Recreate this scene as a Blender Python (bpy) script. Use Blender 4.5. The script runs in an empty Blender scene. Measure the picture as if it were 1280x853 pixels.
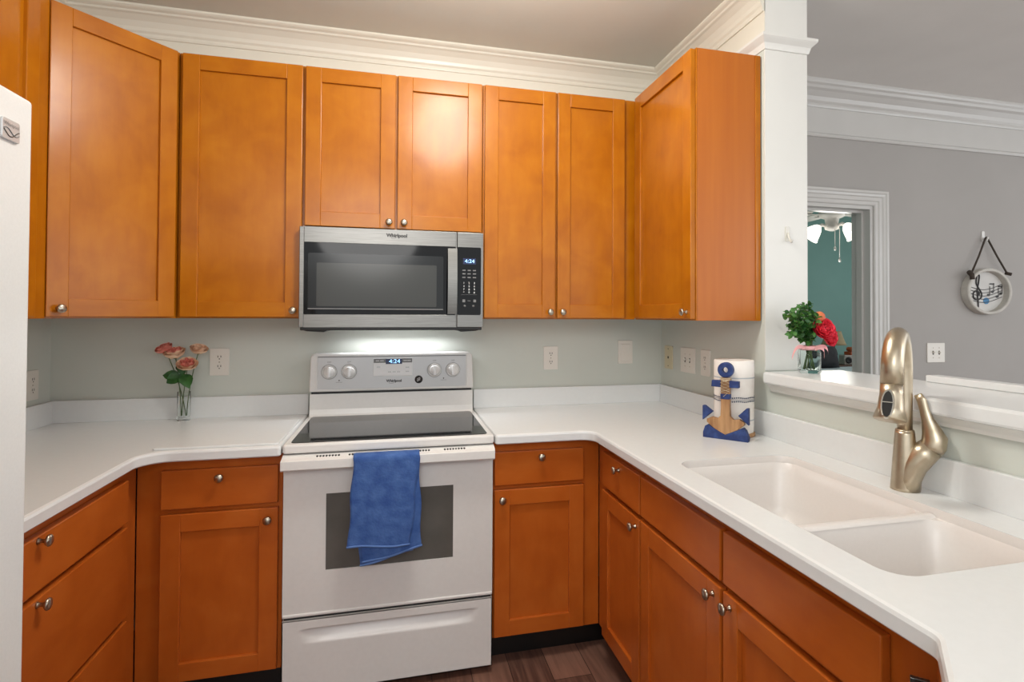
import bpy, bmesh, math, random
from mathutils import Vector, Matrix
random.seed(7)
S = bpy.context.scene
COL = S.collection
PI = math.pi

# ------------------------------------------------------------------ camera
cam = bpy.data.cameras.new('camera')
cam.sensor_fit = 'HORIZONTAL'; cam.sensor_width = 36.0
cam.lens = 698.148 / 1280 * 36.0
cam.shift_x = -32.754 / 1280; cam.shift_y = -42.462 / 1280
cam.clip_start = .02
cam_o = bpy.data.objects.new('camera', cam); COL.objects.link(cam_o)
_y, _p, _r = [math.radians(v) for v in (-14.2228, .8466, .257)]
_f = Vector((-math.sin(_y) * math.cos(_p), math.cos(_y) * math.cos(_p), math.sin(_p)))
_rt = Vector((math.cos(_y), math.sin(_y), 0)); _u = _rt.cross(_f)
_r2 = math.cos(_r) * _rt + math.sin(_r) * _u; _u2 = -math.sin(_r) * _rt + math.cos(_r) * _u
cam_o.matrix_world = Matrix(((_r2.x, _u2.x, -_f.x, .0092), (_r2.y, _u2.y, -_f.y, -2.8129), (_r2.z, _u2.z, -_f.z, 1.3842), (0, 0, 0, 1)))
S.camera = cam_o

# ------------------------------------------------------------------ world, lights, exposure
W = bpy.data.worlds.new('world'); S.world = W; W.use_nodes = True
W.node_tree.nodes['Background'].inputs[0].default_value = (.93, .97, 1, 1)
W.node_tree.nodes['Background'].inputs[1].default_value = 1.25
S.view_settings.view_transform = 'Standard'; S.view_settings.look = 'None'
S.view_settings.gamma = 1; S.view_settings.use_curve_mapping = False
S.view_settings.exposure = 0.19

def area(name, loc, rot, size, energy, color, sy=None, shape=None):
    l = bpy.data.lights.new(name, 'AREA'); l.energy = energy; l.color = color; l.size = size
    if sy: l.shape = 'RECTANGLE'; l.size_y = sy
    if shape: l.shape = shape
    o = bpy.data.objects.new(name, l); COL.objects.link(o); o.location = loc; o.rotation_euler = rot
    return o
def bulb(name, loc, energy, color, r):
    l = bpy.data.lights.new(name, 'POINT'); l.energy = energy; l.color = color; l.shadow_soft_size = r
    o = bpy.data.objects.new(name, l); COL.objects.link(o); o.location = loc; return o
bulb('kitchen_ceiling_lamp', (.28, -1.25, 2.50), 32, (1, .97, .91), .20)
area('kitchen_ceiling_disc', (.32, -1.22, 2.69), (0, 0, 0), .36, 5, (1, .97, .92), shape='DISK')
bulb('living_room_fill', (3.3, -3.0, 1.95), 20, (1, .98, .95), .25)  # unseen light added to brighten the living room ceiling and walls
area('living_room_window_light', (5.6, -3.0, 1.5), (0, math.radians(90), math.radians(-25)), 1.8, 14, (.93, .97, 1), sy=2.2)
area('rear_fill', (-.3, -4.3, 2.3), (math.radians(55), 0, 0), 1.1, 18, (1, .98, .95), shape='DISK')  # unseen soft light added behind the camera to lift the kitchen
area('cooktop_lamp', (.03, -.10, 1.314), (math.radians(-22), 0, 0), .46, 2.4, (.95, .97, 1), sy=.06)

# ------------------------------------------------------------------ materials
def srgb(r, g, b):
    c = []
    for v in (r, g, b):
        v /= 255; c.append(v / 12.92 if v <= .04045 else ((v + .055) / 1.055) ** 2.4)
    return (*c, 1)
def base(name, rgb, rough=.5, metal=0, **kw):
    m = bpy.data.materials.new(name); m.use_nodes = True
    b = m.node_tree.nodes['Principled BSDF']
    b.inputs['Base Color'].default_value = srgb(*rgb); b.inputs['Roughness'].default_value = rough
    b.inputs['Metallic'].default_value = metal
    for k, v in kw.items(): b.inputs[k.replace('_', ' ')].default_value = v
    return m, m.node_tree, b
def mottle(name, c1, c2, scale, rough=.5, metal=0, stretch=(1, 1, 1), detail=4, bump=0, lo=.3, hi=.7, bscale=None, **kw):
    """colour varied by object-space noise between c1 and c2, with an optional fine bump"""
    m, t, b = base(name, c1, rough, metal, **kw)
    N = t.nodes; L = t.links
    tc = N.new('ShaderNodeTexCoord'); oi = N.new('ShaderNodeObjectInfo')
    ad = N.new('ShaderNodeVectorMath'); ad.operation = 'ADD'
    ml = N.new('ShaderNodeMath'); ml.operation = 'MULTIPLY'; ml.inputs[1].default_value = 37.0
    L.new(oi.outputs['Random'], ml.inputs[0])
    L.new(tc.outputs['Object'], ad.inputs[0]); L.new(ml.outputs[0], ad.inputs[1])
    mp = N.new('ShaderNodeMapping'); mp.inputs['Scale'].default_value = stretch; L.new(ad.outputs[0], mp.inputs['Vector'])
    no = N.new('ShaderNodeTexNoise'); no.inputs['Scale'].default_value = scale; no.inputs['Detail'].default_value = detail
    L.new(mp.outputs[0], no.inputs['Vector'])
    rp = N.new('ShaderNodeValToRGB'); rp.color_ramp.elements[0].position = lo; rp.color_ramp.elements[1].position = hi
    rp.color_ramp.elements[0].color = srgb(*c1); rp.color_ramp.elements[1].color = srgb(*c2)
    L.new(no.outputs['Fac'], rp.inputs[0]); L.new(rp.outputs[0], b.inputs['Base Color'])
    if bump:
        n2 = N.new('ShaderNodeTexNoise'); n2.inputs['Scale'].default_value = bscale or scale * 6; L.new(mp.outputs[0], n2.inputs['Vector'])
        bp = N.new('ShaderNodeBump'); bp.inputs['Strength'].default_value = bump; bp.inputs['Distance'].default_value = .002
        L.new(n2.outputs['Fac'], bp.inputs['Height']); L.new(bp.outputs[0], b.inputs['Normal'])
    return m
def wood(name, horiz, WOOD):
    st = (.8, 4, 4) if horiz else (4, 4, .8)
    m, t, b = base(name, (200, 112, 40), .29)
    b.inputs['Specular IOR Level'].default_value = .25; b.inputs['Coat Weight'].default_value = .22; b.inputs['Coat Roughness'].default_value = .16
    N = t.nodes; L = t.links
    tc = N.new('ShaderNodeTexCoord'); oi = N.new('ShaderNodeObjectInfo')
    ml = N.new('ShaderNodeMath'); ml.operation = 'MULTIPLY'; ml.inputs[1].default_value = 53.0
    ad = N.new('ShaderNodeVectorMath'); ad.operation = 'ADD'
    L.new(oi.outputs['Random'], ml.inputs[0]); L.new(tc.outputs['Object'], ad.inputs[0]); L.new(ml.outputs[0], ad.inputs[1])
    mp = N.new('ShaderNodeMapping'); mp.inputs['Scale'].default_value = st; L.new(ad.outputs[0], mp.inputs[0])
    n1 = N.new('ShaderNodeTexNoise'); n1.inputs['Scale'].default_value = 6; n1.inputs['Detail'].default_value = 6; n1.inputs['Roughness'].default_value = .6
    L.new(mp.outputs[0], n1.inputs['Vector'])
    n2 = N.new('ShaderNodeTexNoise'); n2.inputs['Scale'].default_value = 7; n2.inputs['Detail'].default_value = 3; n2.inputs['Distortion'].default_value = .6
    L.new(ad.outputs[0], n2.inputs['Vector'])
    mx = N.new('ShaderNodeMix'); mx.data_type = 'FLOAT'; mx.inputs[0].default_value = .62
    L.new(n1.outputs['Fac'], mx.inputs[2]); L.new(n2.outputs['Fac'], mx.inputs[3])
    rp = N.new('ShaderNodeValToRGB'); e = rp.color_ramp.elements
    e[0].position = .25; e[0].color = srgb(*WOOD[0]); e[1].position = .78; e[1].color = srgb(*WOOD[2])
    k = e.new(.5); k.color = srgb(*WOOD[1])
    L.new(mx.outputs[0], rp.inputs[0]); L.new(rp.outputs[0], b.inputs['Base Color'])
    return m
WOOD = [(157, 85, 6), (174, 101, 9), (188, 116, 18)]          # honey maple of the wall cabinets
WOOD_B = [(169, 80, 22), (183, 92, 29), (195, 105, 39)]        # redder maple tone used on the base cabinets
M = {}
M['wood_v'] = wood('maple_vertical', False, WOOD); M['wood_h'] = wood('maple_horizontal', True, WOOD)
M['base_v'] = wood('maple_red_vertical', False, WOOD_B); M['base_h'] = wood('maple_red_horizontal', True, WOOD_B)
M['wood_side'] = mottle('maple_side_panel', (174, 93, 20), (184, 103, 26), 5, .38, stretch=(5, 5, .3), detail=5)
M['counter'] = mottle('counter_white', (224, 226, 226), (226, 228, 228), 60, .24)
M['sink'] = mottle('sink_blush', (222, 217, 213), (224, 219, 215), 120, .3)
M['wall_green'] = mottle('wall_grey_green', (203, 207, 199), (206, 210, 202), 3, .8, bump=.06, bscale=160)
M['wall_grey'] = mottle('wall_warm_grey', (167, 163, 159), (171, 167, 163), 3, .8, bump=.06, bscale=160)
M['wall_teal'] = mottle('wall_teal', (132, 174, 166), (138, 180, 172), 3, .8)
M['trim_dimmed'] = mottle('trim_living_dimmed', (200, 198, 194), (204, 202, 198), 5, .25)  # trim greyed: the dimmer living room light is put into its colour
M['trim_cream'] = mottle('trim_cream', (224, 220, 206), (227, 223, 210), 5, .35)
M['trim'] = mottle('trim_white', (224, 223, 218), (227, 226, 221), 5, .35)
M['ceiling'] = mottle('ceiling_paint', (217, 217, 208), (220, 220, 211), 4, .9)
M['ceiling_living'] = mottle('ceiling_paint_living', (224, 221, 217), (228, 225, 221), 4, .9)
M['appliance'] = mottle('appliance_white', (224, 222, 219), (227, 225, 222), 60, .25)
M['fridge'] = mottle('fridge_white', (222, 223, 221), (226, 227, 225), 200, .35, bump=.05, bscale=400)
M['panel_silver'] = base('panel_silver', (196, 196, 196), .35, .3)[0]
M['steel'] = mottle('stainless_brushed', (122, 120, 116), (138, 136, 132), 30, .33, 1, stretch=(.4, 12, 14))
M['nickel'] = base('satin_nickel', (186, 176, 160), .28, 1)[0]
M['faucet'] = mottle('brushed_champagne', (188, 173, 150), (198, 184, 162), 40, .32, 1)
M['chrome'] = base('chrome', (215, 215, 215), .1, 1)[0]
M['black_glass'] = base('black_glass', (10, 10, 11), .06, Specular_IOR_Level=.25)[0]
M['cooktop_glass'] = base('cooktop_glass', (16, 17, 19), .045, Specular_IOR_Level=.38)[0]
M['oven_glass'] = mottle('oven_glass', (84, 82, 77), (98, 95, 90), 6, .12)
M['mw_screen'] = base('microwave_screen', (34, 36, 37), .12, Specular_IOR_Level=.3)[0]
M['mw_mesh'] = base('microwave_mesh', (62, 63, 61), .15, Specular_IOR_Level=.35)[0]
M['black'] = base('black_plastic', (12, 12, 12), .45)[0]
M['dark'] = base('dark_gap', (22, 20, 18), .7)[0]
M['grey'] = base('grey_print', (120, 120, 120), .5)[0]
M['ink'] = base('ink_dark', (50, 48, 48), .5)[0]
M['white_print'] = base('white_print', (236, 236, 236), .4)[0]
M['plate'] = base('plate_white', (228, 223, 214), .35)[0]
M['plate_yellow'] = base('plate_almond', (214, 203, 170), .35)[0]
M['slot'] = base('slot_brown', (70, 60, 50), .6)[0]
M['display'] = base('display_navy', (22, 34, 78), .2)[0]
def emis(name, rgb, s):
    m, t, b = base(name, rgb, .5); b.inputs['Emission Color'].default_value = srgb(*rgb); b.inputs['Emission Strength'].default_value = s
    return m
M['digit'] = emis('display_digits', (150, 205, 255), 1.6)
M['bulb'] = emis('lit_glass_shade', (255, 248, 236), 1.5)
M['toweling'] = mottle('blue_terry', (48, 82, 146), (76, 110, 172), 26, .95, bump=.9, bscale=120, detail=6)
M['towel_hem'] = base('towel_hem', (88, 120, 178), .9)[0]
M['anchor_blue'] = mottle('painted_navy', (30, 50, 104), (56, 82, 140), 40, .6, lo=.45, hi=.8)
M['anchor_wood'] = mottle('driftwood', (142, 100, 64), (188, 146, 102), 12, .6, stretch=(6, 6, .7), detail=5)
M['rope'] = base('rope_cream', (205, 188, 160), .9)[0]
M['paper'] = mottle('paper_white', (236, 229, 222), (240, 235, 229), 30, .9, bump=.3, bscale=300)
M['paper_print'] = base('paper_navy_print', (50, 62, 92), .9)[0]
M['paper_pale'] = base('paper_pale_print', (188, 192, 196), .9)[0]
M['leaf'] = mottle('leaf_green', (52, 104, 38), (92, 146, 66), 50, .5)
M['leaf_dark'] = mottle('leaf_deep', (30, 74, 30), (52, 104, 46), 40, .5)
M['stem'] = base('stem_green', (84, 104, 62), .6)[0]
M['peach'] = mottle('petal_peach', (246, 200, 164), (250, 216, 184), 60, .7)
M['pinkp'] = mottle('petal_coral', (232, 128, 112), (242, 158, 138), 60, .7)
M['red'] = mottle('petal_red', (222, 36, 58), (246, 84, 104), 50, .6)
M['orange'] = mottle('petal_orange', (206, 92, 60), (228, 136, 84), 50, .6)
M['ribbon'] = base('ribbon_pink', (240, 176, 178), .6)[0]
def glass(name, rgb, ior=1.45):
    m, t, b = base(name, rgb, .02); b.inputs['Transmission Weight'].default_value = 1; b.inputs['IOR'].default_value = ior
    return m
M['glass'] = glass('clear_glass', (252, 254, 253), 1.07); M['glass_aqua'] = glass('aqua_glass', (240, 248, 246), 1.10)
M['plaque'] = mottle('whitewashed_rim', (186, 182, 174), (202, 198, 190), 20, .7)
M['plaque_face'] = mottle('plaque_canvas', (206, 204, 200), (216, 214, 210), 10, .8)
M['strap'] = base('strap_brown', (66, 56, 48), .8)[0]
M['blue_dot'] = base('paint_blue', (74, 130, 172), .7)[0]
M['fan_white'] = base('fan_white', (228, 226, 222), .4)[0]
M['shade'] = mottle('lampshade_tan', (168, 150, 116), (180, 162, 128), 30, .9)
M['bronze'] = base('lamp_bronze', (62, 50, 42), .4, .5)[0]
M['pillow'] = mottle('pillow_charcoal', (44, 44, 48), (56, 56, 60), 20, .95)
M['bedding'] = mottle('bedding_pale_blue', (176, 194, 200), (192, 208, 212), 8, .9, bump=.3)
M['radio'] = base('radio_silver', (176, 172, 166), .4, .3)[0]
M['orange_box'] = mottle('box_rust', (176, 86, 50), (196, 110, 66), 8, .7)
M['night'] = mottle('nightstand_brown', (78, 50, 34), (94, 64, 44), 8, .5)
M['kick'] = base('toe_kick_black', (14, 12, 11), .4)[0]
M['hook'] = base('clear_plastic', (214, 211, 202), .25)[0]

def floor_mat():
    m, t, b = base('dark_plank_floor', (84, 56, 46), .4)
    N = t.nodes; L = t.links
    tc = N.new('ShaderNodeTexCoord')
    mp = N.new('ShaderNodeMapping'); mp.inputs['Rotation'].default_value = (0, 0, math.radians(90)); L.new(tc.outputs['Object'], mp.inputs[0])
    br = N.new('ShaderNodeTexBrick'); br.inputs['Scale'].default_value = 1; br.inputs['Brick Width'].default_value = 1.2; br.inputs['Row Height'].default_value = .15
    br.inputs['Mortar Size'].default_value = .0015; br.offset = .37
    br.inputs['Color1'].default_value = (0, 0, 0, 1); br.inputs['Color2'].default_value = (1, 1, 1, 1); br.inputs['Mortar'].default_value = (0, 0, 0, 1)
    L.new(mp.outputs[0], br.inputs['Vector'])
    mp2 = N.new('ShaderNodeMapping'); mp2.inputs['Scale'].default_value = (14, .9, 1); L.new(tc.outputs['Object'], mp2.inputs[0])
    no = N.new('ShaderNodeTexNoise'); no.inputs['Scale'].default_value = 3; no.inputs['Detail'].default_value = 8; no.inputs['Distortion'].default_value = 1.2
    L.new(mp2.outputs[0], no.inputs['Vector'])
    mx = N.new('ShaderNodeMix'); mx.data_type = 'FLOAT'; mx.inputs[0].default_value = .3
    L.new(no.outputs['Fac'], mx.inputs[2]); L.new(br.outputs['Color'], mx.inputs[3])
    rp = N.new('ShaderNodeValToRGB'); e = rp.color_ramp.elements
    e[0].position = .25; e[0].color = srgb(78, 52, 44); e[1].position = .7; e[1].color = srgb(140, 102, 86)
    L.new(mx.outputs[0], rp.inputs[0])
    dk = N.new('ShaderNodeMix'); dk.data_type = 'RGBA'; L.new(br.outputs['Fac'], dk.inputs[0]); L.new(rp.outputs[0], dk.inputs[6]); dk.inputs[7].default_value = srgb(40, 26, 22)
    L.new(dk.outputs[2], b.inputs['Base Color'])
    return m
M['floor'] = floor_mat()

# ------------------------------------------------------------------ mesh builder
class MB:
    def __init__(s): s.v = []; s.f = []; s.m = []; s.sm = []; s.mats = []
    def mi(s, mat):
        if mat not in s.mats: s.mats.append(mat)
        return s.mats.index(mat)
    def add(s, verts, faces, mat, smooth=False):
        o = len(s.v); k = s.mi(mat)
        s.v += [tuple(v) for v in verts]
        for f in faces: s.f.append([i + o for i in f]); s.m.append(k); s.sm.append(smooth)
    def bm(s, b, mat, smooth=False):
        b.verts.index_update()
        s.add([v.co for v in b.verts], [[v.index for v in f.verts] for f in b.faces], mat, smooth); b.free()
    def box(s, x0, x1, y0, y1, z0, z1, mat, bev=0, seg=2, rot=None):
        b = bmesh.new(); bmesh.ops.create_cube(b, size=1)
        c = Vector(((x0 + x1) / 2, (y0 + y1) / 2, (z0 + z1) / 2)); d = (abs(x1 - x0), abs(y1 - y0), abs(z1 - z0))
        for v in b.verts: v.co = Vector((v.co.x * d[0], v.co.y * d[1], v.co.z * d[2]))
        if bev: bmesh.ops.bevel(b, geom=b.edges[:], offset=min(bev, min(d) * .45), segments=seg, affect='EDGES', profile=.5)
        for v in b.verts: v.co = (rot @ v.co if rot else v.co) + c
        s.bm(b, mat)
        return s
    def prism(s, pts, axis, a, b, mat, bev=0):
        """extrude a 2-D polygon along an axis: 'Z' takes (x,y), 'Y' takes (x,z), 'X' takes (y,z)"""
        def P(p, h): return {'Z': (p[0], p[1], h), 'Y': (p[0], h, p[1]), 'X': (h, p[0], p[1])}[axis]
        m = bmesh.new(); A = [m.verts.new(P(p, a)) for p in pts]; B = [m.verts.new(P(p, b)) for p in pts]
        n = len(pts); m.faces.new(A); m.faces.new(B[::-1])
        for i in range(n): m.faces.new((A[i], B[i], B[(i + 1) % n], A[(i + 1) % n]))
        bmesh.ops.recalc_face_normals(m, faces=m.faces[:])
        if bev:
            e = [e for e in m.edges if (e.verts[0] in A) == (e.verts[1] in A)]
            bmesh.ops.bevel(m, geom=e, offset=bev, segments=2, affect='EDGES', profile=.5)
        s.bm(m, mat); return s
    def lathe(s, prof, mat, c=(0, 0, 0), axis=(0, 0, 1), n=24, smooth=True, sx=1, sy=1):
        ax = Vector(axis).normalized(); q = Vector((0, 0, 1)).rotation_difference(ax).to_matrix(); c = Vector(c)
        vs = []; fs = []
        for (r, z) in prof:
            for k in range(n):
                a = 2 * PI * k / n; vs.append(c + q @ Vector((max(r, 1e-5) * math.cos(a) * sx, max(r, 1e-5) * math.sin(a) * sy, z)))
        for i in range(len(prof) - 1):
            for k in range(n):
                k2 = (k + 1) % n; fs.append((i * n + k, i * n + k2, (i + 1) * n + k2, (i + 1) * n + k))
        fs.append(tuple(range(n - 1, -1, -1))); L = (len(prof) - 1) * n; fs.append(tuple(L + k for k in range(n)))
        s.add(vs, fs, mat, smooth); return s
    def tube(s, pts, rad, mat, n=10, flat=1.0, up=None, smooth=True):
        P = [Vector(p) for p in pts]
        if not hasattr(rad, '__len__'): rad = [rad] * len(P)
        vs = []; fs = []; side = None
        for i, p in enumerate(P):
            t = (P[min(i + 1, len(P) - 1)] - P[max(i - 1, 0)]).normalized()
            if side is None:
                u0 = Vector(up) if up else (Vector((0, 0, 1)) if abs(t.z) < .9 else Vector((1, 0, 0)))
                side = t.cross(u0).normalized()
            else: side = (side - t * side.dot(t)).normalized()
            w = side.cross(t); fl = flat[i] if hasattr(flat, '__len__') else flat
            for k in range(n):
                a = 2 * PI * k / n; vs.append(p + side * (rad[i] * math.cos(a)) + w * (rad[i] * fl * math.sin(a)))
        for i in range(len(P) - 1):
            for k in range(n):
                k2 = (k + 1) % n; fs.append((i * n + k, i * n + k2, (i + 1) * n + k2, (i + 1) * n + k))
        fs.append(tuple(range(n - 1, -1, -1))); L = (len(P) - 1) * n; fs.append(tuple(L + k for k in range(n)))
        s.add(vs, fs, mat, smooth); return s
    def loft(s, loops, mat, cap0=False, cap1=False, smooth=False):
        n = len(loops[0]); vs = [p for l in loops for p in l]; fs = []
        for i in range(len(loops) - 1):
            for k in range(n):
                k2 = (k + 1) % n; fs.append((i * n + k, i * n + k2, (i + 1) * n + k2, (i + 1) * n + k))
        if cap0: fs.append(tuple(range(n - 1, -1, -1)))
        if cap1: fs.append(tuple((len(loops) - 1) * n + k for k in range(n)))
        s.add(vs, fs, mat, smooth); return s
    def grid(s, fn, nu, nv, mat, smooth=True):
        vs = [fn(u / nu, v / nv) for v in range(nv + 1) for u in range(nu + 1)]
        fs = [(v * (nu + 1) + u, v * (nu + 1) + u + 1, (v + 1) * (nu + 1) + u + 1, (v + 1) * (nu + 1) + u) for v in range(nv) for u in range(nu)]
        s.add(vs, fs, mat, smooth); return s
    def filled(s, loops, z, mat):
        b = bmesh.new(); ed = []
        for l in loops:
            V = [b.verts.new((p[0], p[1], z)) for p in l]
            ed += [b.edges.new((V[i], V[(i + 1) % len(V)])) for i in range(len(V))]
        bmesh.ops.triangle_fill(b, use_beauty=True, use_dissolve=False, edges=ed)
        for f in b.faces:
            f.normal_update()
            if f.normal.z < 0: f.normal_flip()
        s.bm(b, mat); return s
    def text(s, body, size, mat, loc, ax=(1, 0, 0), up=(0, 0, 1), align='CENTER', sx=1.0, bold=0.0):
        cu = bpy.data.curves.new('text', 'FONT'); cu.body = body; cu.size = size; cu.align_x = align; cu.align_y = 'CENTER'
        cu.resolution_u = 3; cu.offset = bold
        o = bpy.data.objects.new('text', cu); COL.objects.link(o)
        dg = bpy.context.evaluated_depsgraph_get(); dg.update()
        me = bpy.data.meshes.new_from_object(o.evaluated_get(dg))
        A = Vector(ax); U = Vector(up); L = Vector(loc)
        s.add([L + A * (v.co.x * sx) + U * v.co.y for v in me.vertices], [list(p.vertices) for p in me.polygons], mat)
        bpy.data.objects.remove(o); bpy.data.curves.remove(cu); bpy.data.meshes.remove(me); return s
    def build(s, name, parent=None, off=None, xf=None):
        me = bpy.data.meshes.new(name)
        V = [Vector(v) for v in s.v]
        if off: V = [v - Vector(off) for v in V]
        if xf: V = [xf @ v for v in V]
        me.from_pydata([tuple(v) for v in V], [], s.f)
        for m in s.mats: me.materials.append(m)
        for p, k, sm in zip(me.polygons, s.m, s.sm): p.material_index = k; p.use_smooth = sm
        me.update()
        o = bpy.data.objects.new(name, me); COL.objects.link(o)
        if parent: o.parent = parent
        return o

def thing(name, label, cat, loc=(0, 0, 0), rz=0, group=None):
    o = bpy.data.objects.new(name, None); COL.objects.link(o); o.empty_display_size = .05
    o.location = loc; o.rotation_euler = (0, 0, rz); o['label'] = label; o['category'] = cat
    if group: o['group'] = group
    return o
def tag(o, label, cat, group=None):
    o['label'] = label; o['category'] = cat
    if group: o['group'] = group
    return o
def struct(mb, name): 
    o = mb.build(name); o['kind'] = 'structure'; return o
def place(mb, name, loc, label, cat, group=None, rz=0):
    """a thing that is one mesh: built in local coordinates, set down at loc"""
    o = mb.build(name); o.location = loc; o.rotation_euler = (0, 0, rz); return tag(o, label, cat, group)
def rrect(x0, x1, y0, y1, r, n=6):
    P = []
    for cx, cy, a0 in ((x1 - r, y1 - r, 0), (x0 + r, y1 - r, 90), (x0 + r, y0 + r, 180), (x1 - r, y0 + r, 270)):
        for k in range(n + 1):
            a = math.radians(a0 + 90 * k / n); P.append((cx + r * math.cos(a), cy + r * math.sin(a)))
    return P
def rounded(poly, radii, n=6):
    """round the corners of a polygon, each by its own radius"""
    out = []; N = len(poly)
    for i, p in enumerate(poly):
        r = radii[i]
        if not r: out.append(p); continue
        p = Vector(p); a = (Vector(poly[i - 1]) - p).normalized(); b = (Vector(poly[(i + 1) % N]) - p).normalized()
        th = a.angle(b); d = r / math.tan(th / 2); c = p + (a + b).normalized() * (r / math.sin(th / 2))
        s0 = p + a * d - c; s1 = p + b * d - c
        an = s0.angle_signed(s1)
        for k in range(n + 1):
            t = -an * k / n; q = Matrix.Rotation(t, 2) @ s0; out.append(tuple(c + q))
    return out
def inset(poly, d):
    N = len(poly); out = []
    for i in range(N):
        p = Vector(poly[i]); a = (p - Vector(poly[i - 1])).normalized(); b = (Vector(poly[(i + 1) % N]) - p).normalized()
        na = Vector((-a.y, a.x)); nb = Vector((-b.y, b.x)); m = (na + nb)
        if m.length < 1e-6: m = na
        m.normalize(); out.append(tuple(p + m * (d / max(.3, m.dot(na)))))
    return out

# ------------------------------------------------------------------ room shell
XL, XR, CEIL = -1.414, 1.424, 2.715
YW = -.892            # the kitchen's right wall ends here in a white wall end
struct(MB().box(-1.9, 6.6, -6, 5, -.06, 0, M['floor']), 'floor')
struct(MB().box(-1.56, 1.52, -3.6, .14, CEIL, CEIL + .05, M['ceiling']), 'ceiling')
struct(MB().box(1.52, 6.6, -6, 4.2, CEIL, CEIL + .05, M['ceiling_living']), 'ceiling_living')
struct(MB().box(XL - .14, 1.617, 0, .14, 0, CEIL, M['wall_green']), 'wall_back')
struct(MB().box(XL - .14, XL, -3.6, 0, 0, CEIL, M['wall_green']), 'wall_left')
mb = MB(); mb.box(XR, 1.617, YW + .004, 0, 0, CEIL, M['wall_green']); struct(mb, 'wall_right')
struct(MB().box(XR, 1.60, -2.9, YW + .004, 0, 1.122, M['wall_green']), 'wall_half')
# white end of the wall, with its cap moulding
mb = MB(); mb.box(XR - .001, 1.618, YW, YW + .004, 1.17, CEIL, M['trim']); mb.box(1.617, 1.62, YW, 0, 0, CEIL, M['trim'])
struct(mb, 'trim_1')
def molding(prof, path):
    """sweep a profile [(out, z)] along a polyline of (x, y, nx, ny), mitred at the joints"""
    return [[(x + nx * o, y + ny * o, z) for (o, z) in prof] for (x, y, nx, ny) in path]
cap = [(0, 2.449), (.006, 2.449), (.010, 2.462), (.012, 2.472), (.026, 2.486), (.031, 2.492), (.031, 2.503), (0, 2.503)]
mb = MB(); mb.loft(molding(cap, [(XR, -.2, -1, 0), (XR, YW, -1, -1), (1.617, YW, 1, -1), (1.617, 0, 1, 0)]), M['trim'], True, True)
struct(mb, 'trim_2')
# white painted frieze above the wall cabinets
mb = MB(); mb.box(XL, XR, -.004, 0, 2.40, CEIL, M['trim_cream']); mb.box(XL, XL + .004, -3.6, -.004, 2.40, CEIL, M['trim_cream']); mb.box(XR - .003, XR, YW, -.004, 2.449, CEIL, M['trim_cream'])
struct(mb, 'trim_3')
crown = [(0, CEIL - .112), (.010, CEIL - .112), (.013, CEIL - .104), (.013, CEIL - .094), (.019, CEIL - .086), (.023, CEIL - .072), (.036, CEIL - .05), (.056, CEIL - .032),
         (.066, CEIL - .027), (.070, CEIL - .020), (.082, CEIL - .014), (.088, CEIL - .008), (.088, CEIL), (0, CEIL)]
mb = MB(); mb.loft(molding(crown, [(XL, -3.6, 1, 0), (XL, 0, 1, -1), (XR, 0, -1, -1), (XR, YW, -1, 0)]), M['trim_cream'], True, True)
struct(mb, 'trim_4')
# living room wall with the doorway
YF = -.1; DX0, DX1, DH = 1.86, 2.74, 2.04
mb = MB(); mb.box(1.617, DX0, YF, YF + .14, 0, CEIL, M['wall_grey']); mb.box(DX1, 6.6, YF, YF + .14, 0, CEIL, M['wall_grey']); mb.box(DX0, DX1, YF, YF + .14, DH, CEIL, M['wall_grey'])
struct(mb, 'wall_living')
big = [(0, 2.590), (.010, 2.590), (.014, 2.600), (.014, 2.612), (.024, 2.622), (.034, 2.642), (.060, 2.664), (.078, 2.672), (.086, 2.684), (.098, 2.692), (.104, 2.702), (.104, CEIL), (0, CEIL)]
mb = MB(); mb.loft(molding(big, [(1.617, YF, 0, -1), (6.6, YF, 0, -1)]), M['trim_dimmed'], True, True)
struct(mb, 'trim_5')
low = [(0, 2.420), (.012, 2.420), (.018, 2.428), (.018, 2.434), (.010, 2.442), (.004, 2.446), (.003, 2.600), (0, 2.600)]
mb = MB(); mb.loft(molding(low, [(1.617, YF, 0, -1), (6.6, YF, 0, -1)]), M['trim_dimmed'], True, True)
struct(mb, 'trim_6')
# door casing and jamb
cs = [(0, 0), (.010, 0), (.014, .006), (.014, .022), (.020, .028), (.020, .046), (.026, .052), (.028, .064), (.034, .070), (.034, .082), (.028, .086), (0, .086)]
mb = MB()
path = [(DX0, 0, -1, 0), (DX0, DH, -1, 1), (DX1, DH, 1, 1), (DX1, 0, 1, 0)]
mb.loft([[(x + nx * w, YF - o, z + nz * w) for (o, w) in cs] for (x, z, nx, nz) in path], M['trim_dimmed'], True, True)
mb.box(DX1 - .02, DX1, YF, YF + .14, 0, DH, M['trim_dimmed']); mb.box(DX0, DX0 + .02, YF, YF + .14, 0, DH, M['trim_dimmed']); mb.box(DX0 + .02, DX1 - .02, YF, YF + .14, DH - .02, DH, M['trim_dimmed'])
mb.box(DX1 - .034, DX1 - .02, YF + .05, YF + .09, 0, DH, M['trim_dimmed']); mb.box(DX0 + .02, DX1 - .034, YF + .05, YF + .09, DH - .034, DH - .02, M['trim_dimmed'])
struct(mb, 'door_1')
# bedroom beyond
struct(MB().box(1.6, 6.6, 2.9, 3.0, 0, CEIL, M['wall_teal']), 'wall_bedroom')
struct(MB().box(6.5, 6.6, .04, 2.9, 0, CEIL, M['wall_teal']), 'wall_bedroom_right')
struct(MB().box(1.517, 1.617, .14, 2.9, 0, CEIL, M['wall_teal']), 'wall_bedroom_left')

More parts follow.
